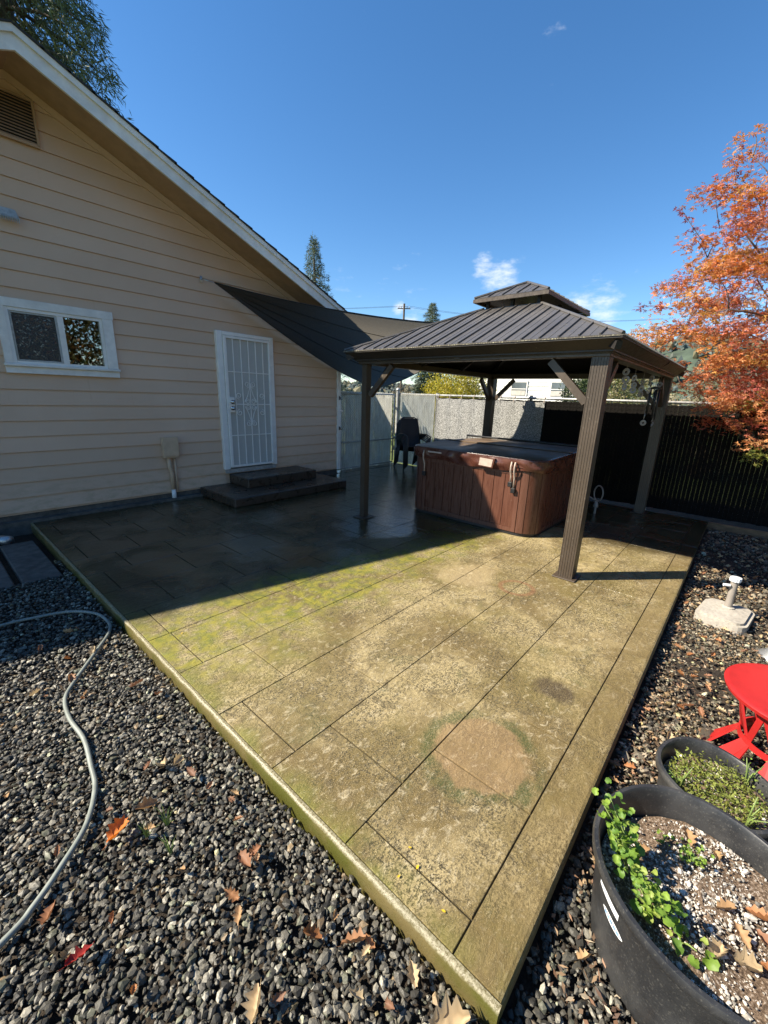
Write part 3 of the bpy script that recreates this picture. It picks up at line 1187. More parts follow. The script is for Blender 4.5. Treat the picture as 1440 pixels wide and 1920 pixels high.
for zz in (1.43, 1.335):
    kn = MB().lathe([(0.032, 0), (0.032, 0.008), (0.014, 0.012), (0.014, 0.03), (0.026, 0.034), (0.028, 0.048), (0.0, 0.055)], n=16)
    kn.v = [(3.455 + p[0], YW - 0.105 - p[2], zz + p[1]) for p in kn.v]
    hpart(kn, 'knob', M['chrome'], door, True)
# raised panels of the door behind the mesh
for (za, zb) in ((1.72, 2.22), (1.25, 1.62), (0.55, 1.12)):
    for (xa, xb) in ((3.46, 3.75), (3.83, 4.12)):
        hpart(MB().bbox(xa, xb, YW + 0.008, YW + 0.0195, za, zb, 0.008), 'door_panel', M['white'], door)
hpart(MB().box(3.30, 4.25, YW - 0.06, YW + 0.02, 0.30, 0.363), 'threshold', M['galv_dull'], door)

# gable vent
v = MB()
VX0, VX1, VZ0, VZ1 = 1.115, 1.46, 4.02, 4.40
v.box(VX0 - 0.02, VX1 + 0.02, YW - 0.05, YW - 0.03, VZ0 - 0.02, VZ0 + 0.006)
v.box(VX0 - 0.02, VX0, YW - 0.05, YW - 0.022, VZ0, VZ1)
v.box(VX1, VX1 + 0.02, YW - 0.05, YW - 0.022, VZ0, VZ1)
v.box(VX0 - 0.02, VX1 + 0.02, YW - 0.05, YW - 0.022, VZ1, VZ1 + 0.02)
vent = hpart(v, 'gable_vent', M['soffit'])
nl = 13
hpart(MB().box(VX0, VX1, YW - 0.026, YW - 0.0225, VZ0, VZ1), 'vent_screen', M['under'], vent)
for i in range(nl):
    za = VZ0 + 0.008 + (VZ1 - VZ0 - 0.01) * i / nl
    hpart(MB().hexa([(VX0 + 0.001, YW - 0.049, za), (VX1 - 0.001, YW - 0.049, za), (VX1 - 0.001, YW - 0.045, za), (VX0 + 0.001, YW - 0.045, za),
                     (VX0 + 0.001, YW - 0.034, za + 0.017), (VX1 - 0.001, YW - 0.034, za + 0.017), (VX1 - 0.001, YW - 0.030, za + 0.017), (VX0 + 0.001, YW - 0.030, za + 0.017)]), 'louvre', M['soffit'], vent)
# meter box with conduits
mbx = hpart(MB().bbox(2.36, 2.555, YW - 0.11, YW - 0.022, 0.635, 0.925, 0.006), 'utility_box', M['utility'])
hpart(MB().bbox(2.35, 2.562, YW - 0.122, YW - 0.1105, 0.66, 0.935, 0.004), 'box_lid', M['utility'], mbx)
hpart(MB().tube([(2.43, YW - 0.06, 0.634), (2.43, YW - 0.06, 0.50), (2.455, YW - 0.05, 0.40), (2.455, YW - 0.05, 0.16)], 0.027, 10), 'conduit', M['utility'], mbx, True)
hpart(MB().tube([(2.455, YW - 0.05, 0.159), (2.455, YW - 0.05, -0.02)], 0.031, 10), 'conduit_foot', M['white'], mbx, True)
hpart(MB().tube([(2.515, YW - 0.045, 0.634), (2.515, YW - 0.045, 0.13)], 0.016, 8), 'conduit', M['utility'], mbx, True)
# downspout at the left frame edge
dsx = 0.315
ds = MB().bbox(dsx - 0.045, dsx + 0.02, YW - 0.10, YW - 0.03, 0.02, 2.9, 0.008)
dso = hpart(ds, 'downspout', M['galv_dull'])
hpart(MB().tube([(dsx - 0.012, YW - 0.065, 0.03), (dsx + 0.0, YW - 0.12, -0.03), (dsx + 0.10, YW - 0.36, -0.05), (dsx + 0.20, YW - 0.50, -0.055)], [0.04, 0.045, 0.048, 0.055], 12), 'spout_elbow', M['galv'], dso, True)
# bottles on the inner window sill
for (bx, prof, col, nm, lab, cat) in ((1.545, [(0.026, 0), (0.028, 0.01), (0.028, 0.07), (0.012, 0.095), (0.011, 0.115), (0.018, 0.12), (0.0, 0.125)], (0.45, 0.45, 0.42), 'soap_bottle', 'small pale bottle standing inside the house window', 'bottle'),
                                      (1.625, [(0.038, 0), (0.042, 0.01), (0.042, 0.09), (0.03, 0.115), (0.0, 0.12)], (0.20, 0.30, 0.05), 'glass_jar', 'round green jar standing inside the house window', 'jar')):
    o = MB().lathe(prof, n=16).build(nm, plain(nm + '_mat', col, 0.3), smooth=True, loc=(bx, YW + 0.175, 1.8125))
    tag(o, lab, cat)
cu = MB()
vs_, fs_ = [], []
for i in range(13):
    for j in range(6):
        t_ = i / 12
        vs_.append((1.70 + 0.12 * t_, YW + 0.10 + 0.012 * math.sin(t_ * 26) + 0.02 * j / 5, 1.8125 + 0.17 * (j / 5) * t_ ** 1.4 + 0.001 * j))
for i in range(12):
    for j in range(5):
        a = i * 6 + j
        fs_.append((a, a + 1, a + 7, a + 6))
cu.add(vs_, fs_)
tag(cu.build('curtain', plain('white_lace', (0.6, 0.6, 0.58), 0.8, 0.1, 60), smooth=True), 'gathered white curtain corner inside the house window', 'curtain')

# ------------------------------------------------------------------ door steps
steps = empty('door_steps', (3.9, 5.8, 0), 'dark wet two-tier concrete steps below the white door', 'steps')


def spart(mb, name):
    o = mb.build(name, M['step'], steps)
    o.location = (-3.9, -5.8, 0)
    return o


spart(MB().bbox(2.86, 5.02, 5.24, YW - 0.023, 0.003, 0.135, 0.012), 'lower_tier')
spart(MB().bbox(3.36, 4.72, 5.71, YW - 0.024, 0.136, 0.285, 0.012), 'upper_tier')

# ------------------------------------------------------------------ gazebo
GX0, GX1, GY0, GY1 = 3.90, 7.22, 1.04, 3.73     # post centres
GC = Vector(((GX0 + GX1) / 2, (GY0 + GY1) / 2, 0))
gazebo = empty('gazebo', GC, 'bronze metal gazebo with double standing-seam roof over the hot tub', 'gazebo')


def gpart(mb, name, mat, parent=None, smooth=False):
    o = mb.build(name, mat, parent or gazebo, smooth)
    if parent is None:
        o.location = -GC
    return o


for (px, py) in ((GX0, GY0), (GX0, GY1), (GX1, GY0), (GX1, GY1)):
    PW = 0.041 if (px, py) == (GX0, GY1) else 0.066
    prof = []
    # fluted square section
    nfl = 6
    for side in range(4):
        for i in range(nfl):
            u0 = -PW + 2 * PW * i / nfl
            for (du, dd) in ((0.0, 0.0), (0.006, 0.0), (0.0075, 0.003), (0.0110, 0.003), (0.0125, 0.0)):
                u_ = u0 + du
                d_ = PW - dd
                prof.append([(u_, -d_), (d_, u_), (-u_, d_), (-d_, -u_)][side])
    post = gpart(MB().prism([(px + a, py + b) for a, b in prof], 'z', 0.0135, 1.965), 'post', M['bronze'])
    gpart(MB().bbox(px - 0.105, px + 0.105, py - 0.105, py + 0.105, 0.002, 0.013, 0.003), 'base_plate', M['bronze'], post)
    for (sx, sy) in ((1, 0), (0, 1)):
        dx = sx * (1 if px == GX0 else -1)
        dy = sy * (1 if py == GY0 else -1)
        a = Vector((px + dx * 0.075, py + dy * 0.075, 1.60))
        b = Vector((px + dx * 0.42, py + dy * 0.42, 1.945))
        gpart(MB().beam(a, b, 0.05, 0.062), 'brace', M['bronze'])
# ring beams
bz0, bz1 = 1.966, 2.045
hw = 0.05
gpart(MB().bbox(GX0 - 0.072, GX0 + 0.03, GY0 - 0.072, GY1 + 0.072, bz0, bz1, 0.005), 'beam', M['bronze'])
gpart(MB().bbox(GX1 - 0.03, GX1 + 0.072, GY0 - 0.072, GY1 + 0.072, bz0, bz1, 0.005), 'beam', M['bronze'])
gpart(MB().bbox(GX0 + 0.031, GX1 - 0.031, GY0 - 0.072, GY0 + 0.03, bz0, bz1, 0.005), 'beam', M['bronze'])
gpart(MB().bbox(GX0 + 0.031, GX1 - 0.031, GY1 - 0.03, GY1 + 0.072, bz0, bz1, 0.005), 'beam', M['bronze'])
# eave mouldings
EX0, EX1, EY0, EY1 = 3.675, 7.445, 0.865, 3.905
ZE = 2.095
bx0, bx1, by0, by1 = GX0 - 0.073, GX1 + 0.073, GY0 - 0.073, GY1 + 0.073
prof = [(0.0, 1.990), (0.014, 1.990), (0.016, 1.999), (0.040, 2.002), (0.040, 2.014), (0.138, 2.080), (0.15, 2.084), (0.15, 2.100), (0.10, 2.100), (0.0, 2.06)]


def eave(side):
    mbq = MB()
    sx = (bx0 - EX0) / 0.15
    sy = (by0 - EY0) / 0.15
    ends = []
    for e_ in (0, 1):
        ring = []
        for (o_, zz) in prof:
            ox, oy = o_ * sx, o_ * sy
            if side == 'x0':
                ring.append((bx0 - ox, (by0 - oy) if e_ == 0 else (by1 + oy), zz))
            if side == 'x1':
                ring.append((bx1 + ox, (by0 - oy) if e_ == 0 else (by1 + oy), zz))
            if side == 'y0':
                ring.append(((bx0 - ox) if e_ == 0 else (bx1 + ox), by0 - oy, zz))
            if side == 'y1':
                ring.append(((bx0 - ox) if e_ == 0 else (bx1 + ox), by1 + oy, zz))
        ends.append(ring)
    n = len(prof)
    mbq.add(ends[0] + ends[1], [tuple(range(n)), tuple(range(2 * n - 1, n - 1, -1))] + [(i, (i + 1) % n, n + (i + 1) % n, n + i) for i in range(n)])
    return gpart(mbq, 'eave_moulding', M['bronze_shade'])


eaves = [eave(s) for s in ('x0', 'x1', 'y0', 'y1')]
# joint sleeve in the middle of each moulding
gpart(MB().box(bx0 - 0.018, bx0 - 0.0005, GC.y - 0.03, GC.y + 0.03, 1.985, 2.022), 'joint_sleeve', M['bronze'], eaves[0])
gpart(MB().tube([(5.95 + 0.01, EY0 - 0.004, 2.10), (5.95, EY0 + 0.01, 2.07), (5.93, by0 - 0.03, 2.03), (5.92, by0 - 0.015, 1.985)], 0.007, 6), 'joint_strip', M['under'], eaves[2])
# lichen dust on the eave lip
for (a, b) in (((EX0 - 0.001, EY0, ZE + 0.006), (EX0 - 0.001, EY1, ZE + 0.006)), ((EX0, EY0 - 0.001, ZE + 0.006), (EX1, EY0 - 0.001, ZE + 0.006))):
    gpart(MB().beam(a, b, 0.012, 0.009), 'drip_edge', M['lichen'])

# roof panels with standing seams
TX0, TX1, TY0, TY1 = GC.x - 0.665, GC.x + 0.665, GC.y - 0.345, GC.y + 0.345
ZT = 2.645


def roof_face(e0, e1, t0, t1, npan, mat, nm, under=True):
    """trapezoid face from eave edge e0-e1 to top edge t0-t1 cut in panels that run up the slope"""
    e0, e1, t0, t1 = map(Vector, (e0, e1, t0, t1))
    L = (e1 - e0).length
    along = (e1 - e0) / L
    # slope direction, perpendicular to the eave
    s = t0 - e0
    s = s - along * s.dot(along)
    H = s.length
    s /= H
    nrm = along.cross(s).normalized()
    if nrm.z < 0:
        nrm = -nrm
    a0 = (t0 - e0).dot(along)
    a1 = (t1 - e0).dot(along)
    top_flat = (a0, a1)

    def height(a):
        if a < a0 - 1e-9:
            return H * a / a0 if a0 > 1e-6 else H
        if a > a1 + 1e-9:
            return H * (L - a) / (L - a1) if L - a1 > 1e-6 else H
        return H

    cuts = sorted(set([L * i / npan for i in range(npan + 1)]))
    for i in range(npan):
        p, q = cuts[i] + 0.0008, cuts[i + 1] - 0.0008
        brk = [b for b in (a0, a1) if p + 1e-4 < b < q - 1e-4]
        xs_ = [p] + brk + [q]
        bot = [e0 + along * a for a in xs_]
        top = [e0 + along * a + s * max(height(a) - 0.004, 0.002) for a in xs_]
        poly = bot + top[::-1]
        n = len(poly)
        vv = [v_ + nrm * 0.004 for v_ in poly] + [v_ - nrm * 0.004 for v_ in poly]
        ff = [tuple(range(n)), tuple(range(2 * n - 1, n - 1, -1))] + [(k_, (k_ + 1) % n, n + (k_ + 1) % n, n + k_) for k_ in range(n)]
        pan = gpart(MB().add(vv, ff), nm, mat)
        # pencil ribs
        if L / npan > 0.12:
            mid = (p + q) / 2
            hm = height(mid)
            if hm > 0.12:
                gpart(MB().beam(e0 + along * mid + nrm * 0.005 + s * 0.01, e0 + along * mid + nrm * 0.005 + s * (hm - 0.03), 0.006, 0.003, nrm), 'pencil_rib', mat, pan)
        if i > 0:
            h_ = height(cuts[i])
            if h_ > 0.05:
                gpart(MB().beam(e0 + along * cuts[i] + nrm * 0.011 + s * 0.004, e0 + along * cuts[i] + nrm * 0.011 + s * (h_ - 0.006), 0.011, 0.015, nrm), 'standing_seam', mat, pan)
    # hip cap
    gpart(MB().tube([e0 + nrm * 0.01, t0 + nrm * 0.01], 0.017, 6), 'hip_cap', mat)


ex0, ex1, ey0, ey1 = EX0 + 0.005, EX1 - 0.005, EY0 + 0.005, EY1 - 0.005
z1 = ZE + 0.012
roof_face((ex0, ey1, z1), (ex0, ey0, z1), (TX0, TY1, ZT), (TX0, TY0, ZT), 19, M['roof_metal'], 'roof_panel')
roof_face((ex0, ey0, z1), (ex1, ey0, z1), (TX0, TY0, ZT), (TX1, TY0, ZT), 23, M['roof_metal'], 'roof_panel')
roof_face((ex1, ey0, z1), (ex1, ey1, z1), (TX1, TY0, ZT), (TX1, TY1, ZT), 19, M['roof_metal'], 'roof_panel')
roof_face((ex1, ey1, z1), (ex0, ey1, z1), (TX1, TY1, ZT), (TX0, TY1, ZT), 23, M['roof_metal'], 'roof_panel')
# dark liner under the panels and hip rafters
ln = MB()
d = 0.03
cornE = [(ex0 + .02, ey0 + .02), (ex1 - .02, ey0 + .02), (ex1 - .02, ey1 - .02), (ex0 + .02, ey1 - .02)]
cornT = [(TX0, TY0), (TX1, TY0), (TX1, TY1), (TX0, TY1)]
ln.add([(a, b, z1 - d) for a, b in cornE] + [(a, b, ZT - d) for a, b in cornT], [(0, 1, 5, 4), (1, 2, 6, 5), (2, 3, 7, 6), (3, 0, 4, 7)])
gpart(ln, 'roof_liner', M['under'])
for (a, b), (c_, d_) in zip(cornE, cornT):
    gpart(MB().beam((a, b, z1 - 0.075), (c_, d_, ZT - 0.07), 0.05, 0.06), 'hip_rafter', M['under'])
for fx in (0.33, 0.66):
    xx = GX0 + (GX1 - GX0) * fx
    tx = TX0 + (TX1 - TX0) * fx
    gpart(MB().beam((xx, GY0, 2.03), (tx, TY0, ZT - 0.07), 0.04, 0.05), 'rafter', M['under'])
    gpart(MB().beam((xx, GY1, 2.03), (tx, TY1, ZT - 0.07), 0.04, 0.05), 'rafter', M['under'])
# cupola
ring = MB()
ring.box(TX0 - .02, TX0 + .03, TY0 - .02, TY1 + .02, ZT - 0.05, ZT + 0.004)
ring.box(TX1 - .03, TX1 + .02, TY0 - .02, TY1 + .02, ZT - 0.05, ZT + 0.004)
ring.box(TX0 + .031, TX1 - .031, TY0 - .02, TY0 + .03, ZT - 0.05, ZT + 0.004)
ring.box(TX0 + .031, TX1 - .031, TY1 - .03, TY1 + .02, ZT - 0.05, ZT + 0.004)
gpart(ring, 'vent_curb', M['roof_metal'])
CX0, CX1, CY0, CY1 = GC.x - 0.74, GC.x + 0.74, GC.y - 0.445, GC.y + 0.445
ZC = 2.75
for (a, b) in ((TX0 + .03, TY0 + .03), (TX1 - .03, TY0 + .03), (TX0 + .03, TY1 - .03), (TX1 - .03, TY1 - .03), (GC.x, TY0 + .03), (TX0 + .03, GC.y), (GC.x, TY1 - .03)):
    gpart(MB().box(a - 0.018, a + 0.018, b - 0.018, b + 0.018, ZT + 0.0045, ZC - 0.006), 'cupola_strut', M['under'])
cf = MB()
cf.box(CX0 - .012, CX0 + .012, CY0 - .012, CY1 + .012, ZC - 0.034, ZC + 0.004)
cf.box(CX1 - .012, CX1 + .012, CY0 - .012, CY1 + .012, ZC - 0.034, ZC + 0.004)
cf.box(CX0 + .0125, CX1 - .0125, CY0 - .012, CY0 + .012, ZC - 0.034, ZC + 0.004)
cf.box(CX0 + .0125, CX1 - .0125, CY1 - .012, CY1 + .012, ZC - 0.034, ZC + 0.004)
gpart(cf, 'cupola_fascia', M['bronze'])
zc1 = ZC + 0.010
RX0, RX1, ZR = GC.x - 0.30, GC.x + 0.30, 2.965
roof_face((CX0, CY1, zc1), (CX0, CY0, zc1), (RX0, GC.y, ZR), (RX0, GC.y - 0.0001, ZR), 5, M['roof_metal'], 'cupola_panel')
roof_face((CX0, CY0, zc1), (CX1, CY0, zc1), (RX0, GC.y, ZR), (RX1, GC.y, ZR), 9, M['roof_metal'], 'cupola_panel')
roof_face((CX1, CY0, zc1), (CX1, CY1, zc1), (RX1, GC.y, ZR), (RX1, GC.y + 0.0001, ZR), 5, M['roof_metal'], 'cupola_panel')
roof_face((CX1, CY1, zc1), (CX0, CY1, zc1), (RX1, GC.y, ZR), (RX0, GC.y, ZR), 9, M['roof_metal'], 'cupola_panel')
gpart(MB().tube([(RX0, GC.y, ZR + 0.01), (RX1, GC.y, ZR + 0.01)], 0.018, 6), 'ridge_cap', M['roof_metal'])

# ------------------------------------------------------------------ hot tub
HX0, HX1, HY0, HY1 = 4.68, 6.62, 1.70, 3.56
HC = Vector(((HX0 + HX1) / 2, (HY0 + HY1) / 2, 0))
tub = empty('hot_tub', HC, 'redwood-brown hot tub with buckled vinyl cover under the gazebo', 'hot tub')


def tpart(mb, name, mat, parent=None, smooth=False):
    o = mb.build(name, mat, parent or tub, smooth)
    if parent is None:
        o.location = -HC
    return o


RC = 0.22
ZB, ZP = 0.045, 0.80


def round_rect(x0, x1, y0, y1, r, n=6):
    pts = []
    for (cx, cy, a0) in ((x1 - r, y1 - r, 0), (x0 + r, y1 - r, 90), (x0 + r, y0 + r, 180), (x1 - r, y0 + r, 270)):
        for i in range(n + 1):
            a = R(a0 + 90 * i / n)
            pts.append((cx + r * math.cos(a), cy + r * math.sin(a)))
    return pts


tpart(MB().prism(round_rect(HX0 + .02, HX1 - .02, HY0 + .02, HY1 - .02, RC), 'z', 0.006, 0.82), 'shell_core', M['tub_frame'], smooth=40)
tpart(MB().prism(round_rect(HX0 + .012, HX1 - .012, HY0 + .012, HY1 - .012, RC), 'z', 0.004, 0.04), 'base', M['black_plastic'], smooth=40)
# side panels: vertical boards with raised moulding frame
for side in range(4):
    if side in (0, 2):
        a0, a1 = HY0 + RC + 0.005, HY1 - RC - 0.005
    else:
        a0, a1 = HX0 + RC + 0.005, HX1 - RC - 0.005

    def sidebox(p, q, za, zb, d0, d1):
        if side == 0:
            return MB().box(HX0 - d1, HX0 - d0, p, q, za, zb)
        if side == 2:
            return MB().box(HX1 + d0, HX1 + d1, p, q, za, zb)
        if side == 1:
            return MB().box(p, q, HY0 - d1, HY0 - d0, za, zb)
        return MB().box(p, q, HY1 + d0, HY1 + d1, za, zb)

    nb = 9
    fr_ = 0.05
    wdt = (a1 - a0 - 2 * fr_) / nb
    for i in range(nb):
        pb = tpart(sidebox(a0 + fr_ + i * wdt + 0.004, a0 + fr_ + (i + 1) * wdt - 0.004, ZB + 0.052, ZP - 0.05, -0.019, -0.006), 'panel_board', M['tub'])
    for (p, q, za, zb) in ((a0, a0 + fr_, ZB, ZP), (a1 - fr_, a1, ZB, ZP), (a0 + fr_ + .0005, a1 - fr_ - .0005, ZB, ZB + 0.05), (a0 + fr_ + .0005, a1 - fr_ - .0005, ZP - 0.048, ZP)):
        tpart(sidebox(p, q, za, zb, -0.0195, 0.002), 'panel_frame', M['tub_frame'])
# rounded corner staves
for (cx, cy, a0) in ((HX0 + RC, HY0 + RC, 180), (HX0 + RC, HY1 - RC, 90), (HX1 - RC, HY0 + RC, 270), (HX1 - RC, HY1 - RC, 0)):
    for (s0, s1) in ((0, 24), (24, 64), (64, 90)):
        pts = []
        for rr_ in (RC + 0.003, RC - 0.022):
            rg = [a0 + s0 + 1.1 + (s1 - s0 - 2.2) * i / 5 for i in range(6)]
            if rr_ < RC:
                rg = rg[::-1]
            pts += [(cx + rr_ * math.cos(R(a)), cy + rr_ * math.sin(R(a))) for a in rg]
        tpart(MB().prism(pts, 'z', ZB, ZP), 'corner_stave', M['tub_frame'] if s1 != 64 else M['tub'], smooth=40)
# cover: two tapered halves with skirt
CH = 0.035
zc0, zc_ = 0.83, 0.945


def cover_half(xa, xb, ra, rb, zlo, zhi):
    """padded half from xa (outer) to xb (fold) """
    bm = bmesh.new()
    o_ = CH
    pts = []
    if ra:
        base = round_rect(HX0 - o_, xb + RC * 2, HY0 - o_, HY1 + o_, RC + 0.01, 6)
        pts = [p for p in base if p[0] <= xb - 0.002]
        # order: corner(2) (x0,y1) then (x0,y0)
        poly = [(xb, HY1 + o_)] + pts + [(xb, HY0 - o_)]
    else:
        base = round_rect(xa - RC * 2, HX1 + o_, HY0 - o_, HY1 + o_, RC + 0.01, 6)
        pts = [p for p in base if p[0] >= xa + 0.002]
        i0 = len([p for p in base[:7] if p[0] >= xa + 0.002])
        poly = pts[-7:] + pts[:7]
        poly = [(xa, HY0 - o_)] + poly + [(xa, HY1 + o_)]
    n = len(poly)
    cxm = sum(p[0] for p in poly) / n
    cym = sum(p[1] for p in poly) / n
    def zt(x_):
        t_ = (x_ - (HX0 - o_)) / (xb - HX0 + o_) if ra else ((HX1 + o_) - x_) / (HX1 + o_ - xa)
        return zlo + (zhi - zlo) * t_
    mbq = MB()
    lay = []
    for (ins, dz) in ((0.0, -0.10), (0.0, -0.018), (0.006, -0.006), (0.02, 0.0)):
        for (x_, y_) in poly:
            xx = x_ + (cxm - x_) * ins / 0.9
            yy = y_ + (cym - y_) * ins / 0.9
            lay.append((xx, yy, zt(x_) + dz))
    ff = []
    for L_ in range(3):
        for k_ in range(n):
            ff.append((L_ * n + k_, L_ * n + (k_ + 1) % n, (L_ + 1) * n + (k_ + 1) % n, (L_ + 1) * n + k_))
    ff.append(tuple(3 * n + k_ for k_ in range(n)))
    ff.append(tuple(range(n))[::-1])
    mbq.add(lay, ff)
    mbq.mi = [0] * (3 * n) + [1, 0]
    return mbq


XM = 5.62
tpart(cover_half(HX0, XM - 0.012, True, False, 0.945, 0.968), 'cover_half', [M['cover'], M['cover_top']], smooth=35)
tpart(cover_half(XM + 0.012, HX1, False, True, 0.945, 0.968), 'cover_half', [M['cover'], M['cover_top']], smooth=35)
tpart(MB().bbox(XM - 0.045, XM + 0.045, HY0 - 0.02, HY1 + 0.02, 0.966, 0.980, 0.005), 'fold_flap', M['cover_top'])
# folded lifter bar along the back half
tpart(MB().tube([(6.30, HY1 + 0.06, 0.62), (6.30, HY1 + 0.06, 1.0), (6.30, HY0 - 0.06, 1.0), (6.30, HY0 - 0.06, 0.62)], 0.016, 8), 'cover_lifter', M['black_plastic'], smooth=True)
# wrinkled skirt
sk = MB()
path = round_rect(HX0 - CH - .004, HX1 + CH + .004, HY0 - CH - .004, HY1 + CH + .004, RC + 0.014, 10)
dense = []
for i in range(len(path)):
    a, b = Vector(path[i]), Vector(path[(i + 1) % len(path)])
    m_ = max(1, int((b - a).length / 0.035))
    for j in range(m_):
        dense.append(a.lerp(b, j / m_))
n = len(dense)
rows = 7
cen = Vector((HC.x, HC.y))
ph = [random.uniform(0, 6.28) for _ in range(6)]
vv = []
for j in range(rows):
    t_ = j / (rows - 1)
    for i, p in enumerate(dense):
        q = dense[(i + 1) % n] - dense[i - 1]
        nr = Vector((q.y, -q.x)).normalized()
        s_ = i * 0.035
        wv = 0.010 * math.sin(s_ * 9 + ph[0] + 3.5 * t_) + 0.008 * math.sin(s_ * 17 + ph[1] - 5 * t_) + 0.006 * math.sin(s_ * 31 + ph[2])
        sag = 0.014 * math.sin(s_ * 4.2 + ph[3]) + 0.008 * math.sin(s_ * 11 + ph[4])
        off = (0.012 + wv) * math.sin(math.pi * min(1, 0.12 + t_ * 0.9)) - 0.014 * t_
        vv.append((p.x + nr.x * off, p.y + nr.y * off, 0.925 - (0.135 + sag) * t_))
ff = []
for j in range(rows - 1):
    for i in range(n):
        i2 = (i + 1) % n
        ff.append((j * n + i, j * n + i2, (j + 1) * n + i2, (j + 1) * n + i))
sk.add(vv, ff)
tpart(sk, 'cover_skirt', M['cover'], smooth=True)
# warning pouch, handle strip, straps with buckles
pch = MB()
pch.hexa([(HX0 - 0.085, 2.26, 0.80), (HX0 - 0.085, 2.46, 0.81), (HX0 - 0.05, 2.46, 0.81), (HX0 - 0.05, 2.26, 0.80),
          (HX0 - 0.082, 2.24, 0.918), (HX0 - 0.08, 2.45, 0.925), (HX0 - 0.05, 2.45, 0.925), (HX0 - 0.05, 2.24, 0.918)])
po = tpart(pch, 'warning_pouch', M['cover'])
tpart(MB().hexa([(HX0 - 0.088, 2.275, 0.812), (HX0 - 0.088, 2.445, 0.82), (HX0 - 0.0845, 2.445, 0.82), (HX0 - 0.0845, 2.275, 0.812),
                 (HX0 - 0.0865, 2.262, 0.905), (HX0 - 0.0845, 2.438, 0.912), (HX0 - 0.083, 2.438, 0.912), (HX0 - 0.083, 2.262, 0.905)]), 'clear_window', M['strap_pale'], po)
tpart(MB().bbox(HX0 - 0.062, HX0 - 0.05, 3.02, 3.24, 0.885, 0.905, 0.003), 'handle', M['strap_pale'])
for (sy, ln_) in ((1.985, 0.17), (2.03, 0.10), (3.30, 0.15)):
    st = tpart(MB().tube([(HX0 - 0.06, sy, 0.905), (HX0 - 0.075, sy, 0.85), (HX0 - 0.062, sy + 0.004, 0.79), (HX0 - 0.022, sy + 0.008, 0.76 - ln_ * 0.3), (HX0 - 0.018, sy + 0.01, 0.76 - ln_)], 0.011, 6), 'strap', M['strap_pale'], smooth=True)
    tpart(MB().bbox(HX0 - 0.042, HX0 - 0.008, sy - 0.018, sy + 0.036, 0.70 - ln_, 0.76 - ln_, 0.006), 'buckle', M['black_plastic'], st)

# ------------------------------------------------------------------ shade sail
A_ = Vector((3.27, 6.16, 3.075))
B_ = Vector((7.40, 3.93, 2.93))
C_ = Vector((7.02, 6.33, 1.76))
sail = empty('shade_sail', A_, 'dark grey triangular shade sail slung from the house wall', 'shade sail')


def sailpart(mb, name, mat, smooth=True):
    o = mb.build(name, mat, sail, smooth)
    o.location = -A_
    return o


E_CTRL = 2 * Vector((6.75, 4.86, 2.16)) - 0.5 * (B_ + C_)
NU, NV = 40, 22
vv = []
for i in range(NU + 1):
    t_ = i / NU
    for j in range(NV + 1):
        s_ = j / NV
        e_ = B_ * (1 - s_) ** 2 + E_CTRL * (2 * s_ * (1 - s_)) + C_ * s_ ** 2
        p = A_.lerp(e_, t_)
        p.z -= 0.62 * t_ * (1 - t_) * ((1 - s_) + s_ * (0.55 + 0.9 * t_)) + 0.10 * t_ * (1 - t_) * 4 * s_ * (1 - s_)
        p.z += 0.012 * math.sin(9 * s_ + 5 * t_) * t_ + 0.010 * math.sin(31 * s_ * (1 - 0.4 * t_) + 2) * t_ * (1 - t_) * 2
        vv.append(tuple(p))
ff = []
for i in range(NU):
    for j in range(NV):
        a = i * (NV + 1) + j
        ff.append((a, a + 1, a + NV + 2, a + NV + 1))
sm = MB().add(vv, ff)
sailpart(sm, 'cloth', M['sail'])
for pts in ([vv[i * (NV + 1)] for i in range(NU + 1)], [vv[i * (NV + 1) + NV] for i in range(NU + 1)], [vv[NU * (NV + 1) + j] for j in range(NV + 1)]):
    sailpart(MB().tube(pts, 0.008, 6), 'hem', M['black_plastic'])
for j in (5, 10, 15):
    sailpart(MB().tube([(p[0], p[1], p[2] - 0.004) for p in [vv[i * (NV + 1) + j] for i in range(4, NU + 1)]], 0.005, 4), 'seam', M['sail'])
sailpart(MB().tube([(3.145, YW - 0.025, 3.105), (3.145, YW - 0.07, 3.10), (3.20, YW - 0.12, 3.085), (3.27, 6.16, 3.075)], 0.009, 6), 'wall_hook', M['galv'])
sailpart(MB().bbox(3.13, 3.16, YW - 0.032, YW - 0.0225, 3.06, 3.15, 0.002), 'hook_plate', M['galv'])
sailpart(MB().tube([C_, (7.62, 6.50, 1.74), (7.93, 6.56, 1.70)], 0.006, 6), 'rope', M['strap_pale'])
sailpart(MB().tube([B_, (7.42, 3.88, 2.96)], 0.006, 6), 'rope', M['strap_pale'])
pole = MB().tube([(7.42, 3.86, 0.004), (7.42, 3.86, 3.02)], 0.024, 10)
po = pole.build('sail_pole', M['galv_dull'], smooth=40)
tag(po, 'slim steel pole for the sail standing behind the rear gazebo post', 'pole')

# ------------------------------------------------------------------ chain-link fences
FX, FYC = 8.0, 6.62          # back fence line and corner


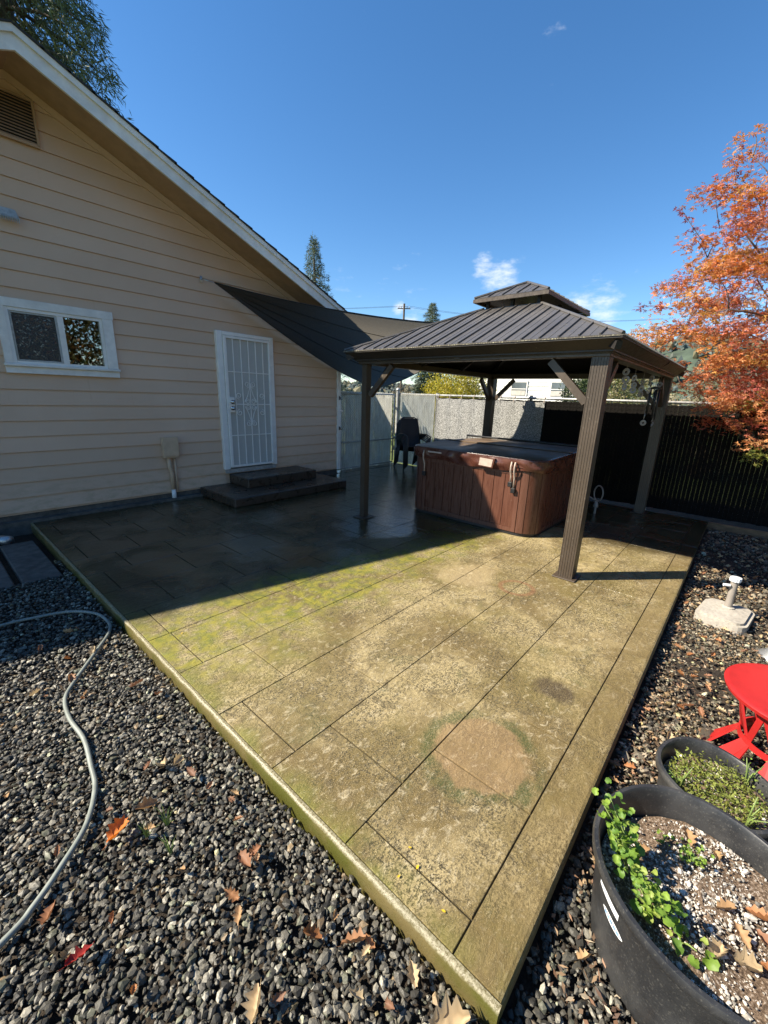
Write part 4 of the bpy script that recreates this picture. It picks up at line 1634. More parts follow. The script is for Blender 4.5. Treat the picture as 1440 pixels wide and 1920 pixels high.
def chain_link(a, b, z0, z1, pitch=0.066, r=0.0030):
    """woven diamond mesh between two ground points"""
    a, b = np.array(a, float), np.array(b, float)
    L = np.linalg.norm(b - a)
    u = (b - a) / L
    nrm = np.array([-u[1], u[0]])
    nz = int((z1 - z0) / (pitch / 2))
    V, F = [], []
    zz = np.linspace(z0, z1, nz + 1)
    ncol = int(L / pitch)
    base = 0
    for c_ in range(ncol):
        for ph_ in (0, 1):
            s_ = (c_ + 0.5) * pitch + np.where((np.arange(nz + 1) + ph_) % 2 == 0, -pitch / 2, pitch / 2) * (1 if c_ % 1 == 0 else -1)
            if ph_ == 1 and c_ % 1 == 0:
                pass
            cx = a[0] + u[0] * s_
            cy = a[1] + u[1] * s_
            off = (0.002 if ph_ else -0.002)
            cx = cx + nrm[0] * off
            cy = cy + nrm[1] * off
            for k_ in range(3):
                an = 2 * math.pi * k_ / 3
                V.append(np.stack([cx + (u[0] * math.cos(an) + nrm[0] * math.sin(an)) * r, cy + (u[1] * math.cos(an) + nrm[1] * math.sin(an)) * r, zz], 1))
            m_ = nz + 1
            i = np.arange(nz)
            for k_ in range(3):
                k2 = (k_ + 1) % 3
                F.append(np.stack([base + k_ * m_ + i, base + k2 * m_ + i, base + k2 * m_ + i + 1, base + k_ * m_ + i + 1], 1))
            base += 3 * m_
    return np.concatenate(V), np.concatenate(F)


def fence_part(parent, origin):
    def f_(mb, name, mat, smooth=False):
        o = mb.build(name, mat, parent, smooth)
        o.location = -Vector(origin)
        return o
    return f_


def slat_mesh(h, wdt, mat, axis):
    s_ = MB()
    th = 0.003
    for (p, q) in ((-wdt / 2, wdt / 2),):
        if axis == 'y':
            s_.prism([(-th, p), (-th * 0.2, (p + q) / 2), (-th, q), (th, q), (th * 1.6, (p + q) / 2), (th, p)], 'z', 0, h)
        else:
            s_.prism([(p, -th), ((p + q) / 2, -th * 1.6), (q, -th), (q, th), ((p + q) / 2, th * 0.4), (p, th)], 'z', 0, h)
    return s_.mesh('slat', mat)


def slats(parent, origin, a, b, z0, mesh, pitch=0.0565):
    a, b = Vector(a), Vector(b)
    L = (b - a).length
    n_ = int(L / pitch)
    for i in range(n_):
        p = a.lerp(b, (i + 0.5) / n_)
        o = bpy.data.objects.new('slat', mesh)
        o.location = Vector((p.x, p.y, z0 + random.uniform(-0.006, 0.006))) - Vector(origin)
        o.rotation_euler = (0, 0, random.uniform(-0.10, 0.10))
        put(o, parent)


# back fence: dark slats, part hung with grey cloth
FY0 = -2.6
org = (FX, 2.0, 0)
bf = empty('back_fence', org, 'dark slatted chain-link fence behind hot tub and maple', 'fence')
fp = fence_part(bf, org)
for py_ in (5.47, 3.3, 1.1, -1.1, FY0):
    fp(MB().tube([(FX + 0.045, py_, -0.2), (FX + 0.045, py_, 1.70)], 0.03, 10), 'post', M['galv_dull'], 40)
fp(MB().tube([(FX + 0.03, FYC - 0.05, 1.655), (FX + 0.03, FY0, 1.655)], 0.021, 10), 'top_rail', M['galv_dull'], True)
fp(MB().tube([(FX + 0.03, FYC, 0.06), (FX + 0.03, FY0, 0.06)], 0.006, 6), 'tension_wire', M['galv_dull'])
V_, F_ = chain_link((FX, FYC - 0.03), (FX, FY0), 0.04, 1.66)
o = np_obj('wire_mesh', V_, F_, M['shade_wire'], bf)
o.location = -Vector(org)
o['kind'] = 'stuff'
sl = slat_mesh(1.66, 0.0556, M['slat_dark'], 'y')
slats(bf, org, (FX, 5.45, 0), (FX, FY0, 0), -0.05, sl)
slats(bf, org, (FX + 0.008, FYC - 0.09, 0), (FX + 0.008, 5.50, 0), 0.004, slat_mesh(1.67, 0.052, M['slat_white'], 'y'))
# grey knitted cloth over the sunny stretch
cl_ = MB()
vv, ff = [], []
NC = 40
for i in range(NC + 1):
    yy = 5.42 - (5.42 - 3.0) * i / NC
    for j, zz in enumerate((0.10, 0.5, 0.9, 1.25, 1.60)):
        vv.append((FX - 0.03 - 0.012 * math.sin(i * 1.3 + j) * (1 if j < 4 else 0.3), yy, zz - (0.018 * abs(math.sin(i * math.pi / 5)) if j == 4 else 0)))
for i in range(NC):
    for j in range(4):
        a = i * 5 + j
        ff.append((a, a + 1, a + 6, a + 5))
fp(cl_.add(vv, ff), 'privacy_cloth', M['privacy'], True)
for i in range(9):
    yy = 5.4 - 2.38 * i / 8
    fp(MB().tube([(FX - 0.035, yy, 1.575), (FX - 0.025, yy, 1.64), (FX + 0.02, yy, 1.683), (FX + 0.055, yy, 1.65)], 0.006, 5), 'tie', M['strap_pale'])

slw = slat_mesh(1.67, 0.052, M['slat_white'], 'x')

# gate
org = (6.95, FYC - 0.05, 0)
gt = empty('chain_link_gate', org, 'chain-link gate with silver slats between the house corner and its post', 'gate')
fp = fence_part(gt, org)
GX_0, GX_1, GY_ = 6.09, 7.85, FYC - 0.05
for (p, q) in (((GX_0, GY_, 0.06), (GX_0, GY_, 1.63)), ((GX_1, GY_, 0.06), (GX_1, GY_, 1.65)), ((GX_0, GY_, 1.62), (GX_1, GY_, 1.64)), ((GX_0, GY_, 0.035), (GX_1, GY_, 0.035)), ((GX_0, GY_, 0.60), (GX_1, GY_, 0.60))):
    fp(MB().tube([p, q], 0.017, 10), 'frame_tube', M['galv_dull'], True)
V_, F_ = chain_link((GX_0 + 0.02, GY_ + 0.022), (GX_1 - 0.02, GY_ + 0.022), 0.06, 1.66)
o = np_obj('wire_mesh', V_, F_, M['shade_wire'], gt)
o.location = -Vector(org)
o['kind'] = 'stuff'
slats(gt, org, (GX_0 + 0.04, GY_ + 0.030, 0), (GX_1 - 0.04, GY_ + 0.030, 0), 0.0, slw)
for zz in (0.35, 0.62, 1.32):
    fp(MB().bbox(GX_1 + 0.012, GX_1 + 0.09, GY_ - 0.02, GY_ + 0.02, zz - 0.03, zz + 0.03, 0.004), 'hinge', M['galv'])
gp = empty('gate_post', (7.99, FYC - 0.04, 0), 'tall round galvanised gate post with domed cap', 'post')
o = MB().tube([(0, 0, -0.1), (0, 0, 1.74)], 0.042, 14).build('tube', M['galv_dull'], gp, 40)
MB().lathe([(0.047, 1.735), (0.047, 1.755), (0.036, 1.79), (0.0, 1.805)], n=14).build('cap', M['galv_dull'], gp, True)
gp2 = empty('gate_post', (5.97, FYC - 0.03, 0), 'round galvanised post beside the white corner board of the house', 'post')
MB().tube([(0, 0, -0.1), (0, 0, 1.70)], 0.036, 14).build('tube', M['galv_dull'], gp2, 40)
MB().lathe([(0.040, 1.695), (0.040, 1.715), (0.03, 1.745), (0.0, 1.755)], n=14).build('cap', M['galv_dull'], gp2, True)
for zz in (0.25, 1.25):
    MB().bbox(0.03, 0.2, -0.02, 0.02, zz, zz + 0.04, 0.004).build('strap_hinge', M['galv'], gp2)

# ------------------------------------------------------------------ stacked patio chairs
ch_pos = (7.63, 5.86, 0.0)


def make_chair():
    c_ = empty('patio_chair', ch_pos, '', 'chair', 'stacked black patio chairs')
    fr_ = M['black_plastic']
    wd = 0.24
    for s in (-1, 1):
        # front leg + arm + back post in one bent tube per side
        MB().tube([(s * wd, -0.26, 0.0), (s * wd, -0.24, 0.40), (s * (wd + 0.01), -0.22, 0.60), (s * (wd + 0.01), -0.05, 0.63), (s * wd, 0.22, 0.62)], 0.014, 8).build('side_frame', fr_, c_, True)
        MB().tube([(s * (wd - 0.02), 0.30, 0.0), (s * (wd - 0.02), 0.20, 0.42)], 0.014, 8).build('rear_leg', fr_, c_, True)
    MB().tube([(-(wd - 0.03), 0.16, 0.38), (-(wd - 0.03), 0.25, 0.72), (-(wd - 0.06), 0.30, 0.93), (-(wd - 0.12), 0.31, 0.965), (wd - 0.12, 0.31, 0.965), (wd - 0.06, 0.30, 0.93), (wd - 0.03, 0.25, 0.72), (wd - 0.03, 0.16, 0.38)], 0.014, 8).build('back_frame', fr_, c_, True)
    s_ = MB()
    vv, ff = [], []
    prof = [(-0.25, 0.40), (-0.10, 0.385), (0.08, 0.375), (0.17, 0.40), (0.21, 0.56), (0.26, 0.76), (0.30, 0.945)]
    for (yy, zz) in prof:
        for x_ in (-wd + 0.04, 0, wd - 0.04):
            vv.append((x_, yy + (0.02 if x_ == 0 else 0), zz - (0.012 if x_ == 0 else 0)))
    for i in range(len(prof) - 1):
        for j in range(2):
            a = i * 3 + j
            ff.append((a, a + 1, a + 4, a + 3))
    s_.add(vv, ff).build('sling', M['sling'], c_, True)
    return c_


M['sling'] = plain('black_sling_fabric', (0.014, 0.014, 0.016), 0.7, 0.2, 60, 0.2)
chair0 = make_chair()
chair0.rotation_euler = (0, 0, R(-28))
chair0.scale = (1.12, 1.12, 1.05)
names = ['lowest black sling chair in the stack by the gate post', 'second black sling chair from the bottom of the stack by the gate post', 'third black sling chair from the bottom of the stack by the gate post', 'fourth black sling chair from the bottom of the stack by the gate post', 'topmost black sling chair of the stack by the gate post']
chair0['label'] = names[0]
for i in range(1, 5):
    c_ = copy_tree(chair0)
    c_.location = (ch_pos[0] - 0.030 * i, ch_pos[1] - 0.050 * i, ch_pos[2] + 0.032 * i)
    c_['label'] = names[i]

# ------------------------------------------------------------------ pavers beside the patio, timber edge
for i, (xa, xb, lab) in enumerate(((0.42, 0.70, 'dark concrete stepping slab close beside the left patio edge'), (0.08, 0.37, 'dark concrete stepping slab at the left edge of the photo'))):
    pv = MB().bbox(xa, xb, 4.46, 5.75, -0.14, -0.072 - 0.004 * i, 0.01)
    tag(pv.build('stepping_slab', M['concrete_dark']), lab, 'paving slab', 'stepping slabs beside the patio')
tb = MB().bbox(7.50, 7.545, -2.4, 0.20, -0.16, -0.02, 0.005)
tag(tb.build('edging_board', M['timber']), 'weathered timber edging board in the bed below the maple', 'board')

# ------------------------------------------------------------------ umbrella base
ub = empty('umbrella_base', (4.22, -0.145, -0.115), 'pale cement umbrella base with short taupe tube on the gravel', 'umbrella base', rz=R(-8))
MB().prism(round_rect(-0.225, 0.225, -0.17, 0.17, 0.075, 4), 'z', 0.0, 0.075).build('slab', M['cement'], ub)
bm_ = bmesh.new()
MB().prism(round_rect(-0.20, 0.20, -0.145, 0.145, 0.06, 4), 'z', 0.0755, 0.094).build('slab_top', M['cement'], ub)
bm_.free()
MB().lathe([(0.045, 0.0945), (0.045, 0.102), (0.030, 0.108)], (0.08, 0, 0), 16).build('flange', M['cement'], ub)
MB().tube([(0.08, 0, 0.095), (0.08, 0, 0.335)], 0.027, 14).build('tube', M['taupe_pipe'], ub, 40)
cp = MB()
n = 24
pr = [(0.037 + (0.003 if i % 2 else 0)) for i in range(n)]
cp.prism([(0.08 + pr[i] * math.cos(2 * math.pi * i / n), pr[i] * math.sin(2 * math.pi * i / n)) for i in range(n)], 'z', 0.336, 0.368)
cp.build('collar', M['sticker'], ub)
MB().tube([(0.045, 0.02, 0.30), (0.02, 0.06, 0.30)], 0.012, 8).build('clamp_screw', M['sticker'], ub, 40)

# ------------------------------------------------------------------ lamp post foot at right edge
lp = empty('beige_post', (3.80, -0.475, -0.115), 'beige post in a shiny metal foot at the right picture edge', 'post')
MB().lathe([(0.125, 0.0), (0.12, 0.012), (0.085, 0.03), (0.062, 0.07), (0.052, 0.075)], n=24).build('metal_foot', M['galv'], lp, 50)
MB().tube([(0, 0, 0.03), (0, 0, 1.25)], 0.050, 18).build('shaft', M['beige_post'], lp, 40)

# ------------------------------------------------------------------ red folding stool
st_c = (2.49, -0.425, -0.115)
stool = empty('folding_stool', st_c, 'bright red plastic stool with splayed lattice legs on the gravel', 'stool')
ZS = 0.435
MB().lathe([(0.0, ZS - 0.03), (0.255, ZS - 0.03), (0.272, ZS - 0.026), (0.278, ZS - 0.008), (0.270, ZS - 0.001), (0.255, ZS), (0.0, ZS - 0.002)], n=48).build('seat', M['red'], stool, 50)
MB().lathe([(0.165, 0.155), (0.172, 0.155), (0.172, 0.185), (0.165, 0.185)], n=40, close=True).build('waist_ring', M['red'], stool, 50)
NS = 8
for i in range(NS):
    a = 2 * math.pi * (i + 0.25) / NS
    for s in (-1, 1):
        b = a + s * math.pi / NS
        top = (0.215 * math.cos(a), 0.215 * math.sin(a), ZS - 0.03)
        wst = (0.160 * math.cos(b), 0.160 * math.sin(b), 0.165)
        t_ = Vector(top)
        w_ = Vector(wst)
        MB().beam(t_, w_, 0.026, 0.008, (math.cos(a), math.sin(a), 0)).build('strut', M['red'], stool)
    b = a + math.pi / NS
    for s in (-1, 0, 1):
        ft = Vector((0.275 * math.cos(b + s * 0.20), 0.275 * math.sin(b + s * 0.20), 0.006))
        w_ = Vector((0.166 * math.cos(b + s * 0.05), 0.166 * math.sin(b + s * 0.05), 0.165))
        MB().beam(w_, ft, 0.036, 0.007, (math.cos(b), math.sin(b), 0.4)).build('foot', M['red'], stool)

# ------------------------------------------------------------------ leaf shapes


def oak_leaf_mesh(seed, length=0.10, curl=0.6, tint=(0.30, 0.14, 0.05)):
    rr_ = random.Random(seed)
    n_ = 9
    V, F = [], []
    outline = []
    for i in range(n_):
        t_ = i / (n_ - 1)
        wv = math.sin(math.pi * (t_ * 0.92 + 0.04)) ** 0.8 * 0.34 * (1.0 if i % 2 == 0 else 0.52) * rr_.uniform(0.85, 1.15)
        outline.append((t_, max(wv, 0.02)))
    cu_, tw = curl * rr_.uniform(0.5, 1.3), rr_.uniform(-0.5, 0.5)
    for (t_, wv) in outline:
        for s in (-1, -0.45, 0, 0.45, 1):
            x_ = (t_ - 0.5) * length
            y_ = s * wv * length
            zz = curl * 0.32 * length * (s * s) * wv / 0.34 * 1.3 + cu_ * length * 0.28 * (t_ - 0.5) ** 2 * 2 + tw * length * 0.3 * s * (t_ - 0.5) + rr_.uniform(-1, 1) * 0.012 * length * 3
            V.append((x_ + (0.06 * length * abs(s) if True else 0), y_, zz))
    for i in range(n_ - 1):
        for j in range(4):
            a = i * 5 + j
            F.append((a, a + 1, a + 6, a + 5))
    b = len(V)
    V += [(-0.5 * length, -0.01 * length, 0.0), (-0.5 * length, 0.01 * length, 0.0), (-0.75 * length, 0, 0.02 * length)]
    F.append((b, b + 1, b + 2))
    me = bpy.data.meshes.new('fallen_leaf')
    me.from_pydata(V, [], F)
    at = me.color_attributes.new('tint', 'FLOAT_COLOR', 'POINT')
    for k_ in range(len(V)):
        j_ = rr_.uniform(0.85, 1.15)
        at.data[k_].color = (tint[0] * j_, tint[1] * j_, tint[2] * j_, 1)
    me.polygons.foreach_set('use_smooth', [True] * len(me.polygons))
    me.materials.append(M['dull_leaf'])
    me.update()
    return me


OAK = []
for i, tn in enumerate([(0.36, 0.22, 0.11), (0.32, 0.16, 0.075), (0.46, 0.35, 0.21), (0.24, 0.115, 0.06), (0.40, 0.26, 0.13), (0.34, 0.15, 0.06), (0.19, 0.10, 0.06), (0.50, 0.39, 0.24)]):
    OAK.append(oak_leaf_mesh(i + 3, 0.085 + 0.006 * (i % 4), 0.7 + 0.2 * (i % 3), tn))
LEAF_RED = oak_leaf_mesh(40, 0.07, 0.5, (0.30, 0.03, 0.025))
LEAF_ORANGE = oak_leaf_mesh(41, 0.095, 0.6, (0.60, 0.18, 0.04))


def fallen(x_, y_, z_, mesh, label, group, sc=1.0, tilt=0.35):
    o = bpy.data.objects.new('fallen_leaf', mesh)
    o.location = (x_, y_, z_)
    o.rotation_euler = (random.uniform(-tilt, tilt), random.uniform(-tilt, tilt), random.uniform(0, 6.28))
    s_ = sc * random.uniform(0.75, 1.15)
    o.scale = (s_, s_, s_)
    put(o)
    tag(o, label, 'leaf', group)
    return o

# ------------------------------------------------------------------ nursery pots


def make_pot(c, r_top, r_bot, h, label, soil_drop, thick=0.012):
    p = empty('nursery_pot', c, label, 'pot', 'black nursery pots')
    prof = [(0.0, 0.0), (r_bot - 0.012, 0.0), (r_bot, 0.012), (r_bot + (r_top - 0.016 - r_bot) * 0.55, h * 0.5), (r_top - 0.020, h - 0.045), (r_top - 0.018, h - 0.040), (r_top - 0.006, h - 0.036),
            (r_top, h - 0.030), (r_top + 0.003, h - 0.010), (r_top - 0.002, h), (r_top - 0.014, h + 0.001), (r_top - 0.019, h - 0.006), (r_top - 0.024, h - 0.05), (r_bot - 0.004, 0.03), (0.0, 0.03)]
    b = MB().lathe(prof, n=72)
    # hand-bent: not perfectly round
    b.v = [(x_ * (1 + 0.018 * math.sin(2 * math.atan2(y_, x_) + 0.6)), y_ * (1 + 0.018 * math.sin(2 * math.atan2(y_, x_) + 0.6)), z_ + (0.006 * math.sin(3 * math.atan2(y_, x_)) if z_ > h * 0.8 else 0)) for (x_, y_, z_) in b.v]
    b.build('pot_wall', M['pot'], p, 40)
    # soil
    zs = h - soil_drop
    rs = (r_bot + (r_top - 0.03 - r_bot) * zs / h)
    n_, rings = 48, 12
    vv, ff = [(0, 0, zs + 0.01)], []
    for j in range(1, rings + 1):
        for i in range(n_):
            a = 2 * math.pi * i / n_
            rr_ = rs * j / rings * (1 + 0.018 * math.sin(2 * a + 0.6))
            vv.append((rr_ * math.cos(a), rr_ * math.sin(a), zs + 0.012 * math.sin(7 * rr_ / rs + a * 2) * math.cos(3 * a) + random.uniform(-0.004, 0.004)))
    for i in range(n_):
        ff.append((0, 1 + i, 1 + (i + 1) % n_))
    for j in range(rings - 1):
        for i in range(n_):
            a, b_ = 1 + j * n_ + i, 1 + j * n_ + (i + 1) % n_
            ff.append((a, b_, b_ + n_, a + n_))
    MB().add(vv, ff).build('soil', M['potting'], p, True)
    return p, zs, rs


def potting_material():
    t = NT('potting_mix')
    p = t.pos()
    a = t.noise(p, 130, 5, 0.7)
    b = t.noise(p, 14, 5, 0.65)
    c = t.mix(t.ramp(a, 0.38, 0.62), (0.075, 0.050, 0.032), (0.24, 0.17, 0.115))
    c = t.mix(t.math('MULTIPLY', t.ramp(a, 0.56, 0.64), t.ramp(b, 0.40, 0.58)), c, (0.66, 0.62, 0.56))
    return t.set(c, 0.9, 0, 0.3, t.bump(a, 0.8, 0.01))


M['potting'] = potting_material()
M['perlite'] = leafy('perlite', None, 0.9, 0.0)
P1 = (1.32, -0.182, -0.115)
P2 = (1.845, -0.180, -0.115)
pot1, zs1, rs1 = make_pot(P1, 0.315, 0.272, 0.365, 'large black nursery pot of white-flecked soil at the lower right corner', 0.105)
pot2, zs2, rs2 = make_pot(P2, 0.204, 0.165, 0.315, 'smaller black nursery pot full of green seedlings beside the red stool', 0.07)

ICO_V = np.array([(0, 0, -1), (0.7236, -0.5257, -0.4472), (-0.2764, -0.8506, -0.4472), (-0.8944, 0, -0.4472), (-0.2764, 0.8506, -0.4472), (0.7236, 0.5257, -0.4472),
                  (0.2764, -0.8506, 0.4472), (-0.7236, -0.5257, 0.4472), (-0.7236, 0.5257, 0.4472), (0.2764, 0.8506, 0.4472), (0.8944, 0, 0.4472), (0, 0, 1)])
ICO_F = np.array([(0, 2, 1), (1, 5, 0), (0, 3, 2), (0, 4, 3), (0, 5, 4), (1, 10, 5), (2, 6, 1), (3, 7, 2), (4, 8, 3), (5, 9, 4), (1, 6, 10), (2, 7, 6), (3, 8, 7), (4, 9, 8), (5, 10, 9), (6, 11, 10), (7, 11, 6), (8, 11, 7), (9, 11, 8), (10, 11, 9)])


def pebbles(P, S, jitter=0.28, flat=(1.0, 0.8, 0.62)):
    """angular stones: jittered icosahedra at points P with radius S"""
    n_ = len(P)
    V = np.repeat(ICO_V[None], n_, 0) * (1 + rng.uniform(-jitter, jitter, (n_, 12, 1)))
    V = V + rng.uniform(-0.16, 0.16, (n_, 12, 3))
    sc_ = np.array(flat)[None] * rng.uniform(0.75, 1.3, (n_, 3))
    V = V * sc_[:, None, :] * S[:, None, None]
    # random rotation, mostly lying flat
    a = rng.uniform(0, 2 * np.pi, n_)
    tx = rng.normal(0, 0.5, n_)
    ca, sa = np.cos(a), np.sin(a)
    ct, st_ = np.cos(tx), np.sin(tx)
    y_ = V[:, :, 1] * ct[:, None] - V[:, :, 2] * st_[:, None]
    z_ = V[:, :, 1] * st_[:, None] + V[:, :, 2] * ct[:, None]
    x_ = V[:, :, 0]
    V = np.stack([x_ * ca[:, None] - y_ * sa[:, None], x_ * sa[:, None] + y_ * ca[:, None], z_], 2) + P[:, None, :]
    F = (ICO_F[None] + (np.arange(n_) * 12)[:, None, None]).reshape(-1, 3)
    return V.reshape(-1, 3), F


# perlite crumbs
for (pot, c, rs, zs, n_) in ((pot1, P1, rs1, zs1, 5200), (pot2, P2, rs2, zs2, 900)):
    a = rng.uniform(0, 2 * np.pi, n_)
    r_ = rs * np.sqrt(rng.uniform(0, 0.97, n_))
    patch = np.sin(6 * r_ / rs * np.cos(a) + 1.1) + np.cos(5 * r_ / rs * np.sin(a)) + rng.normal(0, 0.9, n_)
    keep = patch > -0.5
    P_ = np.stack([r_ * np.cos(a), r_ * np.sin(a), zs + 0.006 + 0.004 * rng.uniform(-1, 1, n_)], 1)[keep]
    S_ = np.exp(rng.normal(math.log(0.0026), 0.50, len(P_)))
    V_, F_ = pebbles(P_, S_, 0.25, (1, 0.9, 0.8))
    tn_ = np.clip(rng.normal(0.42, 0.20, len(P_)), 0.10, 0.78)
    tn_ = np.repeat(np.stack([tn_, tn_ * 0.93, tn_ * 0.82], 1), 12, 0)
    o = np_obj('perlite_crumbs', V_, F_, M['perlite'], pot, tn_)
    o['kind'] = 'stuff'

# faded stickers on the big pot, facing the camera
def sticker(pot, a0, a1, z0, z1, r_of, mat, name, slant=0.0, parent=None, lift=0.0018, oval=False):
    vv, ff = [], []
    n_ = 8
    for i in range(n_ + 1):
        a = R(a0 + (a1 - a0) * i / n_)
        wob = (1 + 0.018 * math.sin(2 * a + 0.6))
        zm_, hh_ = (z0 + z1) / 2, (z1 - z0) / 2
        if oval:
            hh_ *= math.sqrt(max(0.02, 1 - (2 * i / n_ - 1) ** 2))
        for zz in (zm_ - hh_, zm_ + hh_):
            rr_ = r_of(zz) * wob + lift
            vv.append((rr_ * math.cos(a), rr_ * math.sin(a), zz))
    for i in range(n_):
        ff.append((2 * i, 2 * i + 1, 2 * i + 3, 2 * i + 2))
    return MB().add(vv, ff).build(name, mat, parent or pot)


r_wall = lambda zz: 0.272 + (0.299 - 0.272) * 0.55 * zz / 0.1825 if zz < 0.1825 else 0.28685 + (0.295 - 0.28685) * (zz - 0.1825) / (0.32 - 0.1825)
sticker(pot1, 121, 141, 0.279, 0.302, r_wall, M['sticker'], 'sticker')
s2 = sticker(pot1, 128, 146, 0.226, 0.252, r_wall, M['sticker'], 'sticker', oval=True)
for i in range(5):
    sticker(pot1, 130.5 + i * 2.7, 132.3 + i * 2.7, 0.234, 0.244, r_wall, M['sticker_print'], 'print', 0, s2, 0.003)
# drain slot
sticker(pot1, 206, 209.5, 0.285, 0.297, r_wall, M['black_plastic'], 'slot')


# ------------------------------------------------------------------ plants in the pots
def scallop_leaf_mesh(seed, tint):
    rr_ = random.Random(seed)
    V, F = [(0, 0, -0.004)], []
    n_ = 18
    for ringf in (0.55, 1.0):
        for i in range(n_):
            a = 2 * math.pi * i / n_
            rr2 = ringf * (1 + (0.09 * math.cos(a * 7) if ringf == 1.0 else 0)) * (1.0 if not (ringf == 1.0 and i == 0) else 0.45)
            V.append((0.5 + rr2 * 0.5 * -math.cos(a), rr2 * 0.5 * math.sin(a), 0.16 * ringf ** 2 * math.cos(2 * a) + 0.10 * ringf ** 2 + rr_.uniform(-0.015, 0.015)))
    V[0] = (0.5, 0, 0)
    for i in range(n_):
        i2 = (i + 1) % n_
        F.append((0, 1 + i, 1 + i2))
        F.append((1 + i, 1 + n_ + i, 1 + n_ + i2, 1 + i2))
    me = bpy.data.meshes.new('leaf')
    me.from_pydata(V, [], F)
    at = me.color_attributes.new('tint', 'FLOAT_COLOR', 'POINT')
    for k_ in range(len(V)):
        j_ = rr_.uniform(0.88, 1.12)
        at.data[k_].color = (tint[0] * j_, tint[1] * j_, tint[2] * j_, 1)
    me.polygons.foreach_set('use_smooth', [True] * len(me.polygons))
    me.materials.append(M['leaf'])
    return me


SCAL = [scallop_leaf_mesh(i, tn) for i, tn in enumerate([(0.17, 0.28, 0.04), (0.22, 0.33, 0.05), (0.12, 0.22, 0.04), (0.27, 0.34, 0.075)])]


def bushy(name, base, label, stems, parent_mesh=SCAL, cat='plant', group=None):
    """stems = list of (dx,dy,height,leaf size,count)"""
    p = empty(name, base, label, cat, group)
    for (dx, dy, h, ls, cnt) in stems:
        tip = Vector((dx, dy, h))
        midp = Vector((dx * 0.35, dy * 0.35, h * 0.6))
        MB().tube([(0, 0, 0), midp, tip], [0.0035, 0.003, 0.0015], 5).build('stem', M['stem'], p, True)
        cnt = int(cnt * 1.7)
        ls = ls * 0.66
        for i in range(cnt):
            t_ = 0.25 + 0.75 * (i + 1) / cnt
            pt = Vector((0, 0, 0)).lerp(midp, t_ / 0.5) if t_ < 0.5 else midp.lerp(tip, (t_ - 0.5) / 0.5)
            o = bpy.data.objects.new('leaf', random.choice(parent_mesh))
            a = i * 2.4 + random.uniform(-0.5, 0.5)
            s_ = ls * random.uniform(0.5, 1.2) * (1.1 - 0.35 * t_)
            spread = 0.35 * s_ + 0.011
            o.location = pt + Vector((spread * math.cos(a), spread * math.sin(a), 0.002 * i + random.uniform(-0.006, 0.006)))
            o.rotation_euler = (random.uniform(-0.65, 0.65), random.uniform(-0.75, 0.45), a)
            o.scale = (s_, s_, s_)
            put(o, p)
    return p


zz1 = P1[2] + zs1
bushy('leafy_weed', (P1[0] - 0.06, P1[1] + 0.19, zz1), 'tall light green weed with rounded leaves leaning over the rim of the large pot',
      [(-0.02, 0.10, 0.23, 0.046, 12), (0.0, 0.09, 0.25, 0.044, 10), (0.06, 0.05, 0.15, 0.040, 9), (-0.05, 0.05, 0.16, 0.044, 10), (-0.09, 0.01, 0.13, 0.044, 10), (-0.03, 0.08, 0.18, 0.038, 9), (0.02, 0.03, 0.11, 0.034, 8)])
bushy('leafy_weed', (P1[0] - 0.135, P1[1] + 0.115, zz1), 'low dense green weed against the inside of the large pot wall',
      [(-0.06, 0.04, 0.12, 0.044, 10), (-0.04, -0.03, 0.10, 0.046, 10), (0.03, 0.03, 0.08, 0.036, 9), (-0.07, 0.0, 0.13, 0.038, 9), (0.0, 0.06, 0.10, 0.038, 8), (0.0, -0.05, 0.07, 0.036, 8), (-0.03, 0.06, 0.14, 0.034, 8)])
bushy('leafy_weed', (P1[0] - 0.145, P1[1] + 0.035, zz1), 'small flat green weed with one broad leaf on the white-flecked soil',
      [(-0.02, -0.03, 0.035, 0.062, 4), (0.01, 0.03, 0.03, 0.034, 5)])
SMALL = SCAL
bushy('leafy_weed', (P1[0] + 0.13, P1[1] + 0.045, zz1), 'tuft of small green cress leaves on the soil beside the second pot',
      [(0.03, 0.0, 0.03, 0.022, 7), (-0.03, 0.015, 0.03, 0.022, 7), (0.0, 0.03, 0.045, 0.02, 6), (0.015, -0.03, 0.03, 0.022, 7), (-0.01, -0.02, 0.05, 0.018, 6)])
bushy('leafy_weed', (P1[0] + 0.145, P1[1] + 0.12, zz1), 'tiny green sprout by the inner wall of the large pot', [(0.005, 0.0, 0.035, 0.018, 5), (-0.02, 0.01, 0.025, 0.016, 5)])


def tri_leaves(P, D, U_, L, W, cols, lobes=None):
    """simple pointed leaves: quad (diamond) per leaf; P base, D direction, U_ side"""
    n_ = len(P)
    tip = P + D * L[:, None]
    mid = P + D * (L * 0.45)[:, None]
    a = mid + U_ * (W / 2)[:, None]
    b = mid - U_ * (W / 2)[:, None]
    V = np.stack([P, a, tip, b], 1).reshape(-1, 3)
    i = np.arange(n_) * 4
    F = np.concatenate([np.stack([i, i + 1, i + 2], 1), np.stack([i, i + 2, i + 3], 1)])
    C = np.repeat(cols, 4, 0)
    return V, F, C


def unit(v):
    return v / (np.linalg.norm(v, axis=-1, keepdims=True) + 1e-9)


